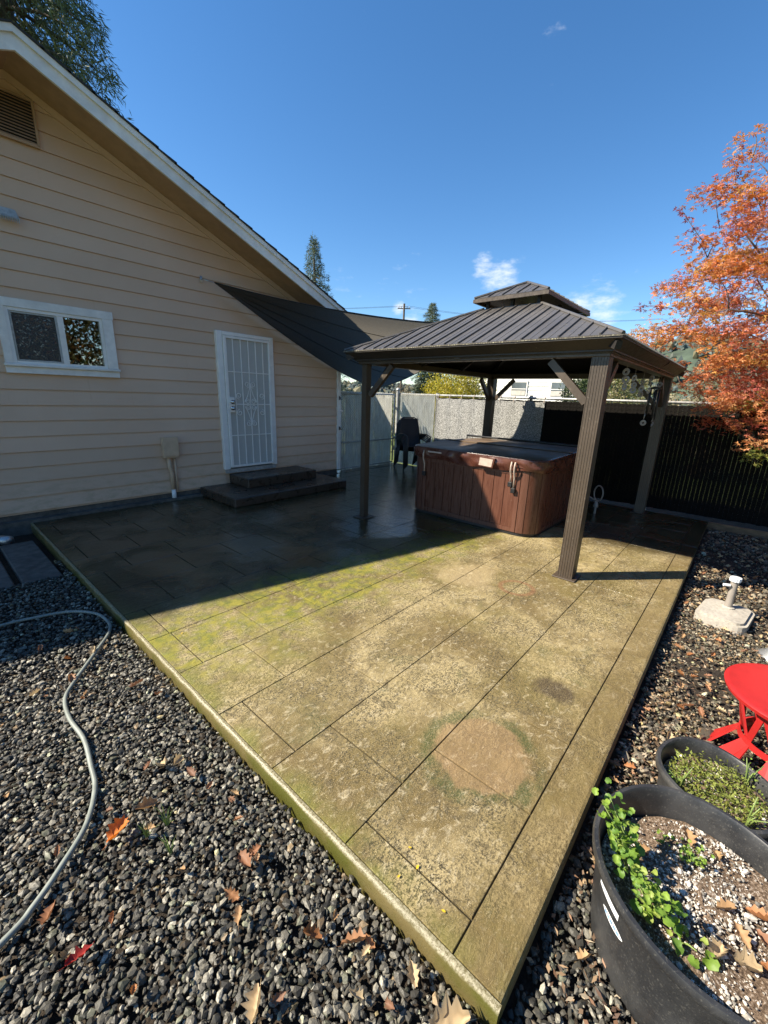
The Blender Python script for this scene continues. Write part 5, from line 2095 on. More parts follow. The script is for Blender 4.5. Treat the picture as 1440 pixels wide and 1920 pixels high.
# seedlings covering the smaller pot
n_ = 1700
a = rng.uniform(0, 2 * np.pi, n_)
r_ = rs2 * np.sqrt(rng.uniform(0, 0.80, n_))
bx, by = r_ * np.cos(a), r_ * np.sin(a)
hgt = np.abs(rng.normal(0.03, 0.02, n_)) + 0.012
P_ = np.stack([bx, by, zs2 + 0.008 + hgt * rng.uniform(0.1, 1, n_)], 1)
D_ = unit(rng.normal(0, 1, (n_, 3)) * np.array([1, 1, 0.5]) + np.array([0, 0, 0.5]))
U2 = unit(np.cross(D_, rng.normal(0, 1, (n_, 3))))
cols = np.array([0.17, 0.21, 0.05]) * rng.uniform(0.6, 1.5, (n_, 1)) * np.array([1, 1, 1]) + rng.uniform(0, 0.06, (n_, 1)) * np.array([1.2, 0.8, 0.1])
V_, F_, C_ol = tri_leaves(P_, D_, U2, rng.uniform(0.010, 0.020, n_), rng.uniform(0.005, 0.010, n_), cols)
o = np_obj('seedlings', V_ + np.array(P2), F_, M['leaf'], None, C_ol)
tag(o, 'mat of tiny green seedlings filling the smaller black pot', 'seedlings', kind='stuff')
for i, lab in enumerate(['thin branching seedling stalk at the left rim of the smaller pot', 'thin bent seedling stalk over the right rim of the smaller pot', 'thin upright seedling stalk at the near side of the smaller pot']):
    an = [2.3, -0.7, 3.9][i]
    b = Vector((P2[0] + 0.14 * math.cos(an), P2[1] + 0.14 * math.sin(an), P2[2] + zs2))
    bushy('seedling_stalk', b, lab, [(0.02 * math.cos(an + k_), 0.02 * math.sin(an + k_), 0.08 + 0.03 * k_, 0.012, 4) for k_ in range(3)] + [(0.06 * math.cos(an), 0.06 * math.sin(an), 0.11, 0.012, 4)])

# ------------------------------------------------------------------ garden hose
hp = [(-0.9, 3.55), (-0.35, 3.67), (0.17, 3.69), (0.35, 3.67), (0.55, 3.58), (0.68, 3.41), (0.71, 3.22), (0.67, 3.07), (0.55, 2.88), (0.37, 2.63), (0.3, 2.51), (0.28, 2.32), (0.29, 2.11), (0.27, 1.92), (0.25, 1.79), (0.18, 1.63), (0.08, 1.52), (-0.01, 1.45), (-0.1, 1.40), (-0.5, 1.25), (-1.1, 1.3)]


def catmull(pts, sub=6):
    out = []
    for i in range(len(pts) - 1):
        p0 = Vector(pts[max(i - 1, 0)])
        p1, p2 = Vector(pts[i]), Vector(pts[i + 1])
        p3 = Vector(pts[min(i + 2, len(pts) - 1)])
        for j in range(sub):
            t_ = j / sub
            out.append(0.5 * ((2 * p1) + (-p0 + p2) * t_ + (2 * p0 - 5 * p1 + 4 * p2 - p3) * t_ ** 2 + (-p0 + 3 * p1 - 3 * p2 + p3) * t_ ** 3))
    out.append(Vector(pts[-1]))
    return out


hz = [(x_, y_, -0.045 + 0.006 * math.sin(i * 1.7)) for i, (x_, y_) in enumerate(hp)]
tag(MB().tube(catmull(hz, 8), 0.0105, 10).build('garden_hose', M['hose'], smooth=True), 'grey-green garden hose curving over the dark gravel', 'hose')

# ------------------------------------------------------------------ gravel
def gravel_points(x0, x1, y0, y1, sp, layers, zbase):
    out = []
    for L_ in range(layers):
        gx = np.arange(x0, x1, sp)
        gy = np.arange(y0, y1, sp)
        X_, Y_ = np.meshgrid(gx, gy)
        X_ = X_.ravel() + rng.uniform(-0.6, 0.6, X_.size) * sp
        Y_ = Y_.ravel() + rng.uniform(-0.6, 0.6, Y_.size) * sp
        Z_ = zbase + L_ * sp * 0.42 + rng.uniform(-0.004, 0.006, X_.size) + 0.008 * np.sin(X_ * 3.1 + 1) * np.cos(Y_ * 2.7)
        kp = rng.uniform(0, 1, X_.size) < (1.0 if L_ == 0 else 0.72)
        out.append(np.stack([X_, Y_, Z_], 1)[kp])
    return np.concatenate(out)


def clear(P, boxes=(), discs=()):
    k_ = np.ones(len(P), bool)
    for (xa, xb, ya, yb) in boxes:
        k_ &= ~((P[:, 0] > xa) & (P[:, 0] < xb) & (P[:, 1] > ya) & (P[:, 1] < yb))
    for (cx, cy, r_) in discs:
        k_ &= (P[:, 0] - cx) ** 2 + (P[:, 1] - cy) ** 2 > r_ * r_
    return P[k_]


def stone_tints(n_, warm=0.0):
    g_ = np.exp(rng.normal(math.log(0.088), 0.80, n_))
    g_ = np.clip(g_, 0.018, 0.42)
    c_ = np.stack([g_ * (1.12 + warm), g_ * (1.04 + warm * 0.5), g_ * 0.82], 1)
    br = rng.uniform(0, 1, n_) < (0.05 + warm)
    c_[br] = c_[br] * np.array([1.35, 1.05, 0.75])
    gr = rng.uniform(0, 1, n_) < 0.12
    c_[gr] = c_[gr] * np.array([0.95, 1.04, 0.9])
    return np.clip(c_, 0, 0.5)


pat = [(PX0 - 0.012, 12, PY0 - 0.012, 12), (0.05, 0.72, 4.44, 6)]
dis = [(P1[0], P1[1], 0.272), (P2[0], P2[1], 0.165), (4.22, -0.145, 0.17), (3.80, -0.475, 0.11)]
# coarse crushed rock left of the patio
A1 = gravel_points(-0.9, PX0, -0.6, 2.6, 0.0188, 2, -0.074)
A2 = gravel_points(-1.0, PX0, 2.6, 4.9, 0.025, 2, -0.074)
A3 = gravel_points(PX0, 1.35, -0.6, PY0, 0.0188, 2, -0.082)
PL = clear(np.concatenate([A1, A2, A3]), pat, dis)
SL = np.exp(rng.normal(math.log(0.0086), 0.42, len(PL)))
SL[PL[:, 1] > 2.6] *= 1.25
SL = np.clip(SL, 0.004, 0.0165)
V_, F_ = pebbles(PL, SL)
tint = np.repeat(stone_tints(len(PL)), 12, 0)
o = np_obj('gravel', V_, F_, M['stone'], None, tint)
tag(o, 'coarse black crushed rock left of and in front of the patio', 'gravel', kind='stuff')
# finer, dirtier gravel in the right-hand strip
B1 = gravel_points(1.35, 4.0, -1.4, PY0, 0.0195, 2, -0.110)
B2 = gravel_points(4.0, 7.5, -2.0, PY0, 0.034, 1, -0.104)
PR = clear(np.concatenate([B1, B2]), pat, dis)
bare = np.sin(PR[:, 0] * 2.3 + 0.6) * np.cos(PR[:, 1] * 3.1 + 0.4) + rng.normal(0, 0.25, len(PR))
PR = PR[(bare < 0.72) & (PR[:, 1] > -1.15 - 0.25 * PR[:, 0] + 0.3 * rng.normal(0, 0.5, len(PR)) + 0.25)]
SR = np.exp(rng.normal(math.log(0.0078), 0.42, len(PR)))
SR[PR[:, 0] > 4.0] *= 1.6
V_, F_ = pebbles(PR, SR)
tint = np.repeat(stone_tints(len(PR), 0.22), 12, 0)
o = np_obj('gravel', V_, F_, M['stone'], None, tint)
tag(o, 'finer dirty gravel mixed with soil in the strip right of the patio', 'gravel', kind='stuff')

# fine leaf litter in that strip: bits nobody could count
n_ = 4600
lx = rng.uniform(0.95, 7.4, n_)
ly = PY0 - 0.02 - np.abs(rng.normal(0, 0.75, n_)) * (0.35 + 0.12 * lx)
k_ = ly > -2.6
P_ = clear(np.stack([lx, ly, np.full(n_, -0.075) + rng.uniform(-0.012, 0.012, n_)], 1)[k_], pat, dis)
n_ = len(P_)
D_ = unit(rng.normal(0, 1, (n_, 3)) * np.array([1, 1, 0.35]))
U2 = unit(np.cross(D_, rng.normal(0, 0.35, (n_, 3)) + np.array([0, 0, 1.0])))
pal = np.array([(0.36, 0.24, 0.14), (0.20, 0.13, 0.08), (0.46, 0.38, 0.27), (0.16, 0.10, 0.07), (0.30, 0.17, 0.10)])
cols = pal[rng.integers(0, 5, n_)] * rng.uniform(0.6, 1.2, (n_, 1))
V_, F_, C_ol = tri_leaves(P_, D_, U2, rng.uniform(0.008, 0.036, n_), rng.uniform(0.004, 0.015, n_), cols)
o = np_obj('leaf_litter', V_, F_, M['dull_leaf'], None, C_ol)
tag(o, 'broken dry leaf litter scattered over the right-hand gravel strip', 'leaf litter', kind='stuff')

# whole oak leaves, each its own thing
GL = ('dry oak leaf lying on the black gravel left of the patio', 'leaves on the left gravel')
for i in range(84):
    x_ = random.uniform(-0.55, 0.72)
    y_ = random.uniform(0.05, 3.3)
    zone = 'in the shaded gravel by the stepping slabs' if y_ > 2.75 else ('on the gravel left of the hose' if x_ < 0.12 else ('on the gravel between the hose and the patio edge' if y_ > 1.0 else 'on the black gravel at the bottom of the picture'))
    fallen(x_, y_, -0.036, random.choice(OAK), 'dry oak leaf lying ' + zone, GL[1], 0.42 if i % 3 else 0.68, 0.75)
for (x_, y_) in ((0.55, 1.55), (0.60, 1.30), (0.52, 1.05), (0.62, 0.60), (0.42, 0.92), (0.35, 0.70), (0.69, 0.42), (0.50, 0.36), (0.30, 0.50)):
    fallen(x_, y_, -0.030, random.choice(OAK), 'curled oak leaf lying against the near patio edge', 'leaves along the patio edge', 0.75, 0.7)
fallen(0.245, 1.50, -0.030, LEAF_ORANGE, 'bright orange oak leaf beside the curve of the hose', None, 1.1)
fallen(0.05, 1.18, -0.030, LEAF_RED, 'dark red leaf next to the hose near the lower left corner', None, 1.0)
fallen(0.675, 0.285, -0.030, OAK[2], 'large tan oak leaf by the near tip of the patio slab', None, 1.25, 0.15)
fallen(0.36, 1.52, -0.026, OAK[0], 'curled pale oak leaf with raised edge in the middle of the left gravel', None, 1.2, 0.6)
GR = ('dry oak leaf lying in the gravel strip right of the patio', 'leaves on the right gravel')
for i in range(120):
    x_ = random.uniform(1.0, 7.2)
    y_ = PY0 - 0.03 - abs(random.gauss(0, 0.42)) * (0.4 + 0.15 * x_)
    if any((x_ - a) ** 2 + (y_ - b) ** 2 < (c + 0.03) ** 2 for a, b, c in dis):
        continue
    zone = 'beside the pots right of the patio' if x_ < 2.2 else ('between the patio and the red stool' if x_ < 3.4 else ('around the umbrella base' if x_ < 4.8 else 'in the shaded bed beyond the umbrella base'))
    fallen(x_, y_, -0.072, random.choice(OAK), 'dry oak leaf lying ' + zone, GR[1], 0.55, 0.6)
GPOT = ('brown oak leaf lying on the white-flecked soil of the large pot', 'leaves in the large pot')
for (dx, dy) in ((0.215, 0.06), (0.20, -0.02), (-0.02, -0.09), (0.03, -0.05), (-0.07, -0.16), (0.02, -0.20), (-0.10, -0.10), (0.07, -0.13), (-0.02, -0.24), (0.12, -0.2), (-0.13, -0.19), (0.05, 0.17), (0.0, -0.14), (-0.12, -0.04)):
    fallen(P1[0] + dx, P1[1] + dy, P1[2] + zs1 + 0.016, random.choice(OAK[:7]), GPOT[0], GPOT[1], 0.72, 0.5)
# yellow leaves on the slab
YEL = oak_leaf_mesh(60, 0.015, 0.2, (0.72, 0.48, 0.03))
for (x_, y_) in ((0.905, 0.57), (0.84, 0.60), (0.94, 0.63), (0.86, 0.43), (2.45, 2.25), (0.98, 2.62)):
    fallen(x_, y_, 0.006, YEL, 'tiny yellow leaf lying on the stamped patio slab', 'yellow leaves on the patio', 1.0, 0.1)

# weeds in the left gravel
for (x_, y_, lab) in ((0.395, 1.42, 'grass tuft sprouting through the left gravel nearer the patio'), (0.325, 1.43, 'sparse mossy weed in the left gravel beside the grass tuft'), (0.36, 1.30, 'small green sprout in the left gravel nearest the camera')):
    wd = empty('grass_tuft', (x_, y_, -0.065), lab, 'weed')
    for i in range(12):
        a = random.uniform(0, 6.28)
        h = random.uniform(0.03, 0.085)
        l_ = random.uniform(0.01, 0.05)
        MB().tube([(0.004 * math.cos(a), 0.004 * math.sin(a), 0), (l_ * 0.5 * math.cos(a), l_ * 0.5 * math.sin(a), h * 0.7), (l_ * math.cos(a), l_ * math.sin(a), h)], [0.0016, 0.0013, 0.0004], 4).build('blade', M['stem'], wd)

# standpipe with a loop of white tube beside the tub
sp_ = empty('hose_standpipe', (6.62, 1.52, 0.0), 'small standpipe with a white looped tube in the shade beside the tub', 'standpipe')
MB().tube([(0, 0, 0.0), (0, 0, 0.10)], 0.016, 8).build('riser', M['taupe_pipe'], sp_, 40)
MB().lathe([(0.035, 0.10), (0.035, 0.12), (0.018, 0.19), (0.0, 0.195)], n=12).build('cone', M['taupe_pipe'], sp_, True)
lpts = [(0.09 * math.sin(a) * -0.55 + 0.03, 0.09 * math.sin(a) * -0.8, 0.19 + 0.115 * (1 - math.cos(a))) for a in [2 * math.pi * i / 24 for i in range(25)]]
MB().tube(lpts, 0.010, 8).build('loop', M['taupe_pipe'], sp_, True)
MB().tube([(0.0, 0.0, 0.19), (-0.08, 0.11, 0.27)], 0.008, 6).build('handle', M['taupe_pipe'], sp_, True)

# wind chime and shell strings under the right eave of the gazebo
wc = empty('wind_chime', (6.35, 1.02, 1.96), 'dark wind chime hanging under the right gazebo eave', 'wind chime')
MB().lathe([(0.0, -0.13), (0.075, -0.15), (0.075, -0.165), (0.0, -0.165)], n=20).build('top_disc', M['black_plastic'], wc, 50)
MB().tube([(0, 0, 0), (0, 0, -0.14)], 0.003, 5).build('cord', M['black_plastic'], wc)
for i in range(5):
    a = 2 * math.pi * i / 5
    MB().tube([(0.055 * math.cos(a), 0.055 * math.sin(a), -0.17), (0.055 * math.cos(a), 0.055 * math.sin(a), -0.42 - 0.03 * i)], 0.011, 8).build('chime_tube', M['black_plastic'], wc, True)
M['shell'] = slat_material('capiz_shell', (0.55, 0.53, 0.50), 0.4)
for i, (x_, zs_, lab) in enumerate(((4.75, (0.06, 0.13, 0.20), 'string of pale shell discs nearest the front gazebo post'), (5.15, (0.10, 0.17, 0.22), 'second string of pale shell discs under the right eave'),
                                    (5.6, (0.12, 0.19, 0.25), 'middle string of pale shell discs under the right eave'), (6.05, (0.05, 0.12, 0.20, 0.50, 0.58), 'long string of pale shell discs beside the dark wind chime'),
                                    (6.7, (0.10, 0.48, 0.55, 0.62), 'long string of pale shell discs nearest the rear gazebo post'))):
    sh_ = empty('shell_string', (x_, 1.03, 1.965), lab, 'shell string', 'shell strings under the gazebo eave')
    MB().tube([(0, 0, 0), (0.004, 0, -zs_[-1])], 0.0015, 4).build('thread', M['strap_pale'], sh_)
    for zz in zs_:
        d_ = MB().lathe([(0.034, -0.002), (0.036, 0.0), (0.034, 0.002), (0.020, 0.006), (0.012, 0.006), (0.012, -0.002)], n=14, close=True)
        rx = random.uniform(-0.9, 0.9)
        rzz = random.uniform(0, 3.1)
        mt_ = Matrix.Rotation(rzz, 3, 'Z') @ Matrix.Rotation(math.pi / 2 + rx * 0.5, 3, 'X')
        of_ = Vector((random.choice((-1, 1)) * 0.02, 0, -zz))
        d_.v = [tuple(mt_ @ Vector(p) + of_) for p in d_.v]
        d_.build('shell', M['shell'], sh_, True)

# ------------------------------------------------------------------ trees


def limb(mb, a, b, ra, rb, bend=0.12, n=6, seg=5):
    a, b = Vector(a), Vector(b)
    L = (b - a).length
    off = Vector((random.uniform(-1, 1), random.uniform(-1, 1), random.uniform(-0.4, 1))) * L * bend
    pts, rad = [], []
    for i in range(seg + 1):
        t_ = i / seg
        pts.append(a.lerp(b, t_) + off * math.sin(math.pi * t_))
        rad.append(ra + (rb - ra) * t_)
    mb.tube(pts, rad, n)
    return pts


# Japanese maple: five-lobed leaves in layered sprays
MC = Vector((8.15, -0.35, 2.95))
TR = Vector((7.75, -1.15, -0.12))
maple = empty('maple_tree', TR, 'orange-red Japanese maple with layered foliage in front of the back fence', 'tree')
tm = MB()
fork = Vector((7.8, -1.0, 1.1))
limb(tm, TR, fork, 0.11, 0.085, 0.03, 10)
sprays = []
mains = []
for i in range(7):
    a = 2 * math.pi * i / 7 + random.uniform(-0.25, 0.25)
    zz = random.uniform(1.9, 4.6)
    rr_ = random.uniform(0.9, 1.5)
    end = Vector((MC.x + rr_ * math.cos(a) * 0.95, MC.y + rr_ * math.sin(a) * 1.05, zz))
    pts = limb(tm, fork + Vector((random.uniform(-0.1, 0.1), random.uniform(-0.1, 0.1), random.uniform(-0.5, 0.9))), end, 0.035, 0.008, 0.24, 7, 8)
    mains.append(pts)
cloud = []
tries = 0
while len(cloud) < 330 and tries < 40000:
    tries += 1
    v_ = Vector((random.uniform(-1, 1), random.uniform(-1, 1), random.uniform(-1, 1)))
    L_ = v_.length
    if L_ > 1 or L_ < 0.30:
        continue
    bump_ = 1.04 + 0.13 * math.sin(5 * v_.x + 3 * v_.z) + 0.12 * math.sin(7 * v_.y - 2 * v_.z)
    p = MC + Vector((v_.x * 1.45, v_.y * 1.95, v_.z * 1.80)) * bump_
    if p.z < 0.9 or (p.z < 2.75 and p.x < 7.75 and p.y > 0.6) or (p.z < 1.9 and p.y > 0.95):
        continue
    if p.y < -2.2 or (p.z < 1.75 and abs(p.x - 8.0) < 0.2):
        continue
    if all((p - q).length > 0.215 for q in cloud):
        cloud.append(p)
extra = 0
while extra < 46:
    p = Vector((random.uniform(7.25, 7.82), random.uniform(-1.3, 0.62), random.uniform(1.25, 2.45)))
    if p.z < 1.5 and random.random() < 0.55:
        continue
    cloud.append(p)
    extra += 1
twm = MB()
nodes = [q for pts in mains for q in pts[3:]]
for p in sorted(cloud, key=lambda q: min((q - r_).length for r_ in nodes[:56])):
    best = min(nodes, key=lambda q: (q - p).length)
    limb(twm, best, p, 0.008, 0.0025, 0.12, 4, 4)
    nodes.append(p)
# upright whips at the crown's edge
whips = [((7.95, 1.05, 3.85), (7.85, 1.42, 4.35)), ((8.0, 0.75, 4.1), (7.9, 0.86, 4.95)), ((8.0, 0.9, 4.0), (7.9, 1.06, 4.62)), ((8.0, 0.35, 4.3), (7.95, 0.30, 4.9)), ((7.9, 1.25, 3.0), (7.75, 1.75, 3.05)), ((8.1, 0.1, 4.4), (8.05, -0.05, 5.0))]
for a, b in whips:
    limb(twm, a, b, 0.006, 0.002, 0.05, 4, 5)
tm.build('trunk', M['maple_bark'], maple, True).location = -TR
tw_o = twm.build('twigs', M['maple_bark'], maple, True)
tw_o.location = -TR
tw_o['kind'] = 'stuff'


def palmate(P, N, S, cols, lobes=5):
    """small five-lobed leaves: fan of pointed lobes around the petiole"""
    n_ = len(P)
    N = unit(N)
    ref = rng.normal(0, 1, (n_, 3))
    A = unit(np.cross(N, ref))
    B = np.cross(N, A)
    Vs, Fs = [], []
    ang = np.radians([-105, -55, 0, 55, 105])
    ln_ = np.array([0.55, 0.85, 1.0, 0.85, 0.55])
    verts = [P]
    for k_ in range(5):
        d_ = A * math.cos(ang[k_]) + B * math.sin(ang[k_])
        s_ = -A * math.sin(ang[k_]) + B * math.cos(ang[k_])
        droop = -0.22
        mid = P + (d_ * 0.48 * ln_[k_]) * S[:, None]
        verts.append(mid + s_ * (0.13 * S)[:, None])
        verts.append(P + (d_ * ln_[k_] + N * droop * ln_[k_]) * S[:, None])
        verts.append(mid - s_ * (0.13 * S)[:, None])
    V = np.stack(verts, 1)
    k0 = np.arange(n_) * 16
    F = []
    for k_ in range(5):
        F.append(np.stack([k0, k0 + 3 * k_ + 1, k0 + 3 * k_ + 2], 1))
        F.append(np.stack([k0, k0 + 3 * k_ + 2, k0 + 3 * k_ + 3], 1))
    return V.reshape(-1, 3), np.concatenate(F), np.repeat(cols, 16, 0)


Ps, Ns, Cs = [], [], []
for p in cloud:
    m_ = int(random.uniform(60, 115))
    # flattened layered spray
    rad_ = random.uniform(0.20, 0.36)
    a = rng.uniform(0, 2 * np.pi, m_)
    r_ = rad_ * np.sqrt(rng.uniform(0, 1, m_))
    q = np.stack([p.x + r_ * np.cos(a), p.y + r_ * np.sin(a), p.z + rng.normal(0, 0.055, m_) - 0.25 * r_ ** 2 / rad_], 1)
    Ps.append(q)
    Ns.append(np.array([0, 0, 1.0]) + rng.normal(0, 0.5, (m_, 3)))
    base = np.array(random.choice([(0.54, 0.225, 0.075), (0.60, 0.28, 0.09), (0.50, 0.19, 0.075), (0.44, 0.15, 0.085), (0.58, 0.31, 0.11), (0.52, 0.215, 0.08)]))
    if p.z < 2.2:
        base = base * np.array([0.85, 0.72, 0.9])
        if random.random() < 0.12:
            base = np.array([0.26, 0.28, 0.07])
    Cs.append(base * rng.uniform(0.7, 1.3, (m_, 1)) * rng.uniform(0.85, 1.15, (m_, 3)))
for a, b in whips:
    a, b = np.array(a), np.array(b)
    m_ = 26
    t_ = rng.uniform(0.15, 1.02, m_)[:, None]
    Ps.append(a + (b - a) * t_ + rng.normal(0, 0.035, (m_, 3)))
    Ns.append(np.array([0, 0, 1.0]) + rng.normal(0, 0.6, (m_, 3)))
    Cs.append(np.array([0.33, 0.075, 0.045]) * rng.uniform(0.6, 1.2, (m_, 1)))
Ps, Ns, Cs = np.concatenate(Ps), np.concatenate(Ns), np.concatenate(Cs)
V_, F_, C_ol = palmate(Ps, Ns, rng.uniform(0.038, 0.072, len(Ps)), Cs)
o = np_obj('crown', V_, F_, M['leaf'], maple, C_ol)
o.location = -TR


def conifer(name, base, height, radius, label, n_br, per, spray, tint, droop=0.35, ovoid=False, group=None, z_lo=0.12, cat='tree'):
    """trunk, whorled drooping boughs and needle sprays"""
    base = Vector(base)
    t_ = empty(name, base, label, cat, group)
    mb = MB()
    mb.tube([(0, 0, -0.3), (0.05, 0, height * 0.5), (0, 0.03, height * 0.98)], [radius * 0.075 + 0.05, radius * 0.045 + 0.03, 0.015], 8)
    P_, D_, C_ = [], [], []
    for i in range(n_br):
        f_ = z_lo + (0.985 - z_lo) * (i + random.random()) / n_br
        if ovoid:
            rr_ = radius * (math.sin(math.pi * min(1, 0.18 + 0.82 * f_)) ** 0.7) * random.uniform(0.75, 1.05)
        else:
            rr_ = radius * (1 - f_) ** 0.82 * random.uniform(0.7, 1.12) + 0.06 * radius * (1 - f_)
        a = i * 2.39996 + random.uniform(-0.4, 0.4)
        z0_ = f_ * height
        end = Vector((rr_ * math.cos(a), rr_ * math.sin(a), z0_ - droop * rr_ * random.uniform(0.5, 1.1)))
        if rr_ > radius * 0.25:
            mb.tube([(0, 0, z0_), end * 0.5 + Vector((0, 0, z0_ * 0.5 + 0.05 * rr_)), end], [0.012 * radius + 0.008, 0.008 * radius + 0.004, 0.004], 4, cap=False)
        m_ = max(6, int(per * (0.25 + rr_ / radius)))
        s_ = rng.uniform(0.12, 1.02, m_) ** 0.7
        q = np.array([0, 0, z0_])[None] * (1 - s_[:, None]) + np.array(end)[None] * s_[:, None]
        wd_ = (0.16 + 0.16 * (1 - s_)) * rr_ + 0.05 * radius * 0.3
        side = np.array([-math.sin(a), math.cos(a), 0])
        q = q + side[None] * (rng.normal(0, 0.55, m_) * wd_)[:, None]
        q[:, 2] += rng.normal(0, 0.04 * radius, m_) + 0.05 * rr_ * np.sin(math.pi * s_)
        P_.append(q)
        D_.append(np.array([math.cos(a) * 0.45, math.sin(a) * 0.45, -0.15 - 0.5 * droop])[None] + rng.normal(0, 0.5, (m_, 3)))
        sh_ = random.uniform(0.65, 1.25)
        C_.append(np.array(tint)[None] * sh_ * rng.uniform(0.65, 1.35, (m_, 1)))
    P_, D_, C_ = np.concatenate(P_), unit(np.concatenate(D_)), np.concatenate(C_)
    U_ = unit(np.cross(D_, rng.normal(0, 1, (len(P_), 3))))
    V_, F_, CC = tri_leaves(P_, D_, U_, rng.uniform(0.5, 1.3, len(P_)) * spray, rng.uniform(0.08, 0.15, len(P_)) * spray, C_)
    np_obj('crown', V_, F_, M['dull_leaf'], t_, CC)
    mb.build('trunk', M['bark'], t_, True)
    return t_


conifer('conifer', (6.3, 29.2, -0.17), 34.0, 8.2, 'large dark conifer towering behind the house ridge', 280, 520, 0.42, (0.085, 0.105, 0.05), 0.75)
conifer('conifer', (21.6, 26.1, -0.17), 12.6, 3.4, 'small pointed conifer behind the lower end of the rake', 120, 260, 0.26, (0.10, 0.135, 0.085), 0.25)
conifer('conifer', (34.2, 24.4, -0.17), 10.3, 1.75, 'slim rounded conifer beside the utility pole above the sail', 150, 170, 0.24, (0.105, 0.13, 0.065), 0.15, True)


def shrub(name, base, rx, ry, rz_, label, n_cl, per, leaf, tints, group=None, cat='shrub', stems=5, zc=0.55):
    base = Vector(base)
    t_ = empty(name, base, label, cat, group)
    mb = MB()
    P_, N_, C_ = [], [], []
    for i in range(n_cl):
        while True:
            v_ = Vector((random.uniform(-1, 1), random.uniform(-1, 1), random.uniform(-1, 1)))
            if 0.35 < v_.length < 1:
                break
        c_ = Vector((v_.x * rx, v_.y * ry, rz_ * zc + v_.z * rz_ * (1 - zc) if v_.z > 0 else rz_ * zc + v_.z * rz_ * zc * 0.9))
        m_ = per
        q = np.array(c_)[None] + rng.normal(0, 1, (m_, 3)) * np.array([rx, ry, rz_ * 0.6]) * 0.13
        P_.append(q)
        N_.append(rng.normal(0, 1, (m_, 3)) + np.array([0, 0, 0.4]))
        C_.append(np.array(random.choice(tints))[None] * random.uniform(0.7, 1.25) * rng.uniform(0.7, 1.3, (m_, 1)))
        if i < stems:
            limb(mb, (v_.x * 0.1, v_.y * 0.1, -0.05), c_, 0.03, 0.008, 0.1, 5)
    P_, N_, C_ = np.concatenate(P_), unit(np.concatenate(N_)), np.concatenate(C_)
    U_ = unit(np.cross(N_, rng.normal(0, 1, (len(P_), 3))))
    V_, F_, CC = tri_leaves(P_, N_, U_, rng.uniform(0.7, 1.3, len(P_)) * leaf, rng.uniform(0.4, 0.7, len(P_)) * leaf, C_)
    np_obj('crown', V_, F_, M['leaf'], t_, CC)
    mb.build('trunk', M['bark'], t_, True)
    return t_


shrub('shrub', (15.2, 9.35, -0.17), 1.35, 1.3, 2.95, 'yellow-green autumn shrub behind the fence left of the gazebo post', 300, 70, 0.075, [(0.40, 0.34, 0.045), (0.33, 0.31, 0.05), (0.48, 0.38, 0.05), (0.24, 0.25, 0.05)])
shrub('evergreen_shrub', (19.0, 13.3, -0.17), 0.95, 0.95, 3.4, 'dark evergreen behind the fence below the sail tip', 110, 60, 0.10, [(0.025, 0.045, 0.018), (0.04, 0.06, 0.025)])
shrub('shrub', (14.0, 11.3, -0.17), 1.0, 0.9, 2.25, 'brownish bare bush behind the gate post', 60, 50, 0.06, [(0.12, 0.09, 0.06), (0.10, 0.085, 0.05), (0.15, 0.12, 0.07)], None, 'shrub', 16)
shrub('shrub', (10.6, 8.6, -0.17), 0.9, 0.7, 1.7, 'shaded hedge shrub behind the chain-link gate', 60, 50, 0.07, [(0.06, 0.08, 0.03), (0.09, 0.10, 0.04)])
shrub('shrub', (13.4, 2.95, -0.17), 1.1, 0.9, 2.7, 'grey-green shrub behind the fence right of the front gazebo post', 100, 55, 0.075, [(0.13, 0.14, 0.06), (0.20, 0.19, 0.08), (0.07, 0.085, 0.04), (0.22, 0.19, 0.10)], None, 'shrub', 14)
shrub('shrub', (13.2, 0.9, -0.17), 1.2, 1.0, 2.55, 'leggy brown-green shrub behind the fence below the maple', 100, 55, 0.07, [(0.16, 0.15, 0.07), (0.24, 0.20, 0.11), (0.09, 0.09, 0.045), (0.28, 0.23, 0.14)], None, 'shrub', 14)
shrub('shrub', (13.6, -1.3, -0.17), 1.3, 1.1, 2.9, 'olive shrub behind the fence at the right picture edge', 100, 55, 0.08, [(0.10, 0.11, 0.04), (0.16, 0.16, 0.06), (0.20, 0.15, 0.06)])
shrub('small_tree', (30.0, 7.2, -0.17), 1.9, 1.7, 5.2, 'light yellow-green tree far behind the right end of the gazebo', 110, 60, 0.17, [(0.22, 0.24, 0.05), (0.30, 0.27, 0.06), (0.14, 0.17, 0.05)], None, 'tree')
shrub('small_tree', (26.0, 7.6, -0.17), 1.2, 1.2, 3.6, 'dark green tree far behind the front gazebo post', 90, 55, 0.14, [(0.05, 0.075, 0.03), (0.08, 0.10, 0.04)], None, 'tree')
# trees across the yard behind the photographer, seen mirrored in the window
for (x_, y_, h_, rr_, tn, lab) in ((-1.5, -13.0, 10, 4.0, [(0.05, 0.06, 0.02), (0.12, 0.07, 0.02)], 'dark garden tree behind the camera mirrored in the window'), (5.5, -14.0, 9, 4.0, [(0.16, 0.08, 0.025), (0.06, 0.06, 0.02)], 'brown oak behind the camera mirrored in the window'),
                                   (12.5, -13.5, 9, 4.2, [(0.05, 0.07, 0.025), (0.13, 0.09, 0.03)], 'green oak far right behind the camera')):
    shrub('yard_tree', (x_, y_, -0.17), rr_, rr_, h_, lab, 190, 120, 0.20, tn, None, 'tree')

# ------------------------------------------------------------------ neighbouring house
nh = empty('neighbour_house', (32.5, 12.5, -0.17), 'white lap-sided neighbouring house seen under the gazebo roof', 'house')
NX = 30.0


def npart(mb, name, mat, parent=None):
    o = mb.build(name, mat, parent or nh)
    if parent is None:
        o.location = (-32.5, -12.5, 0.17)
    return o


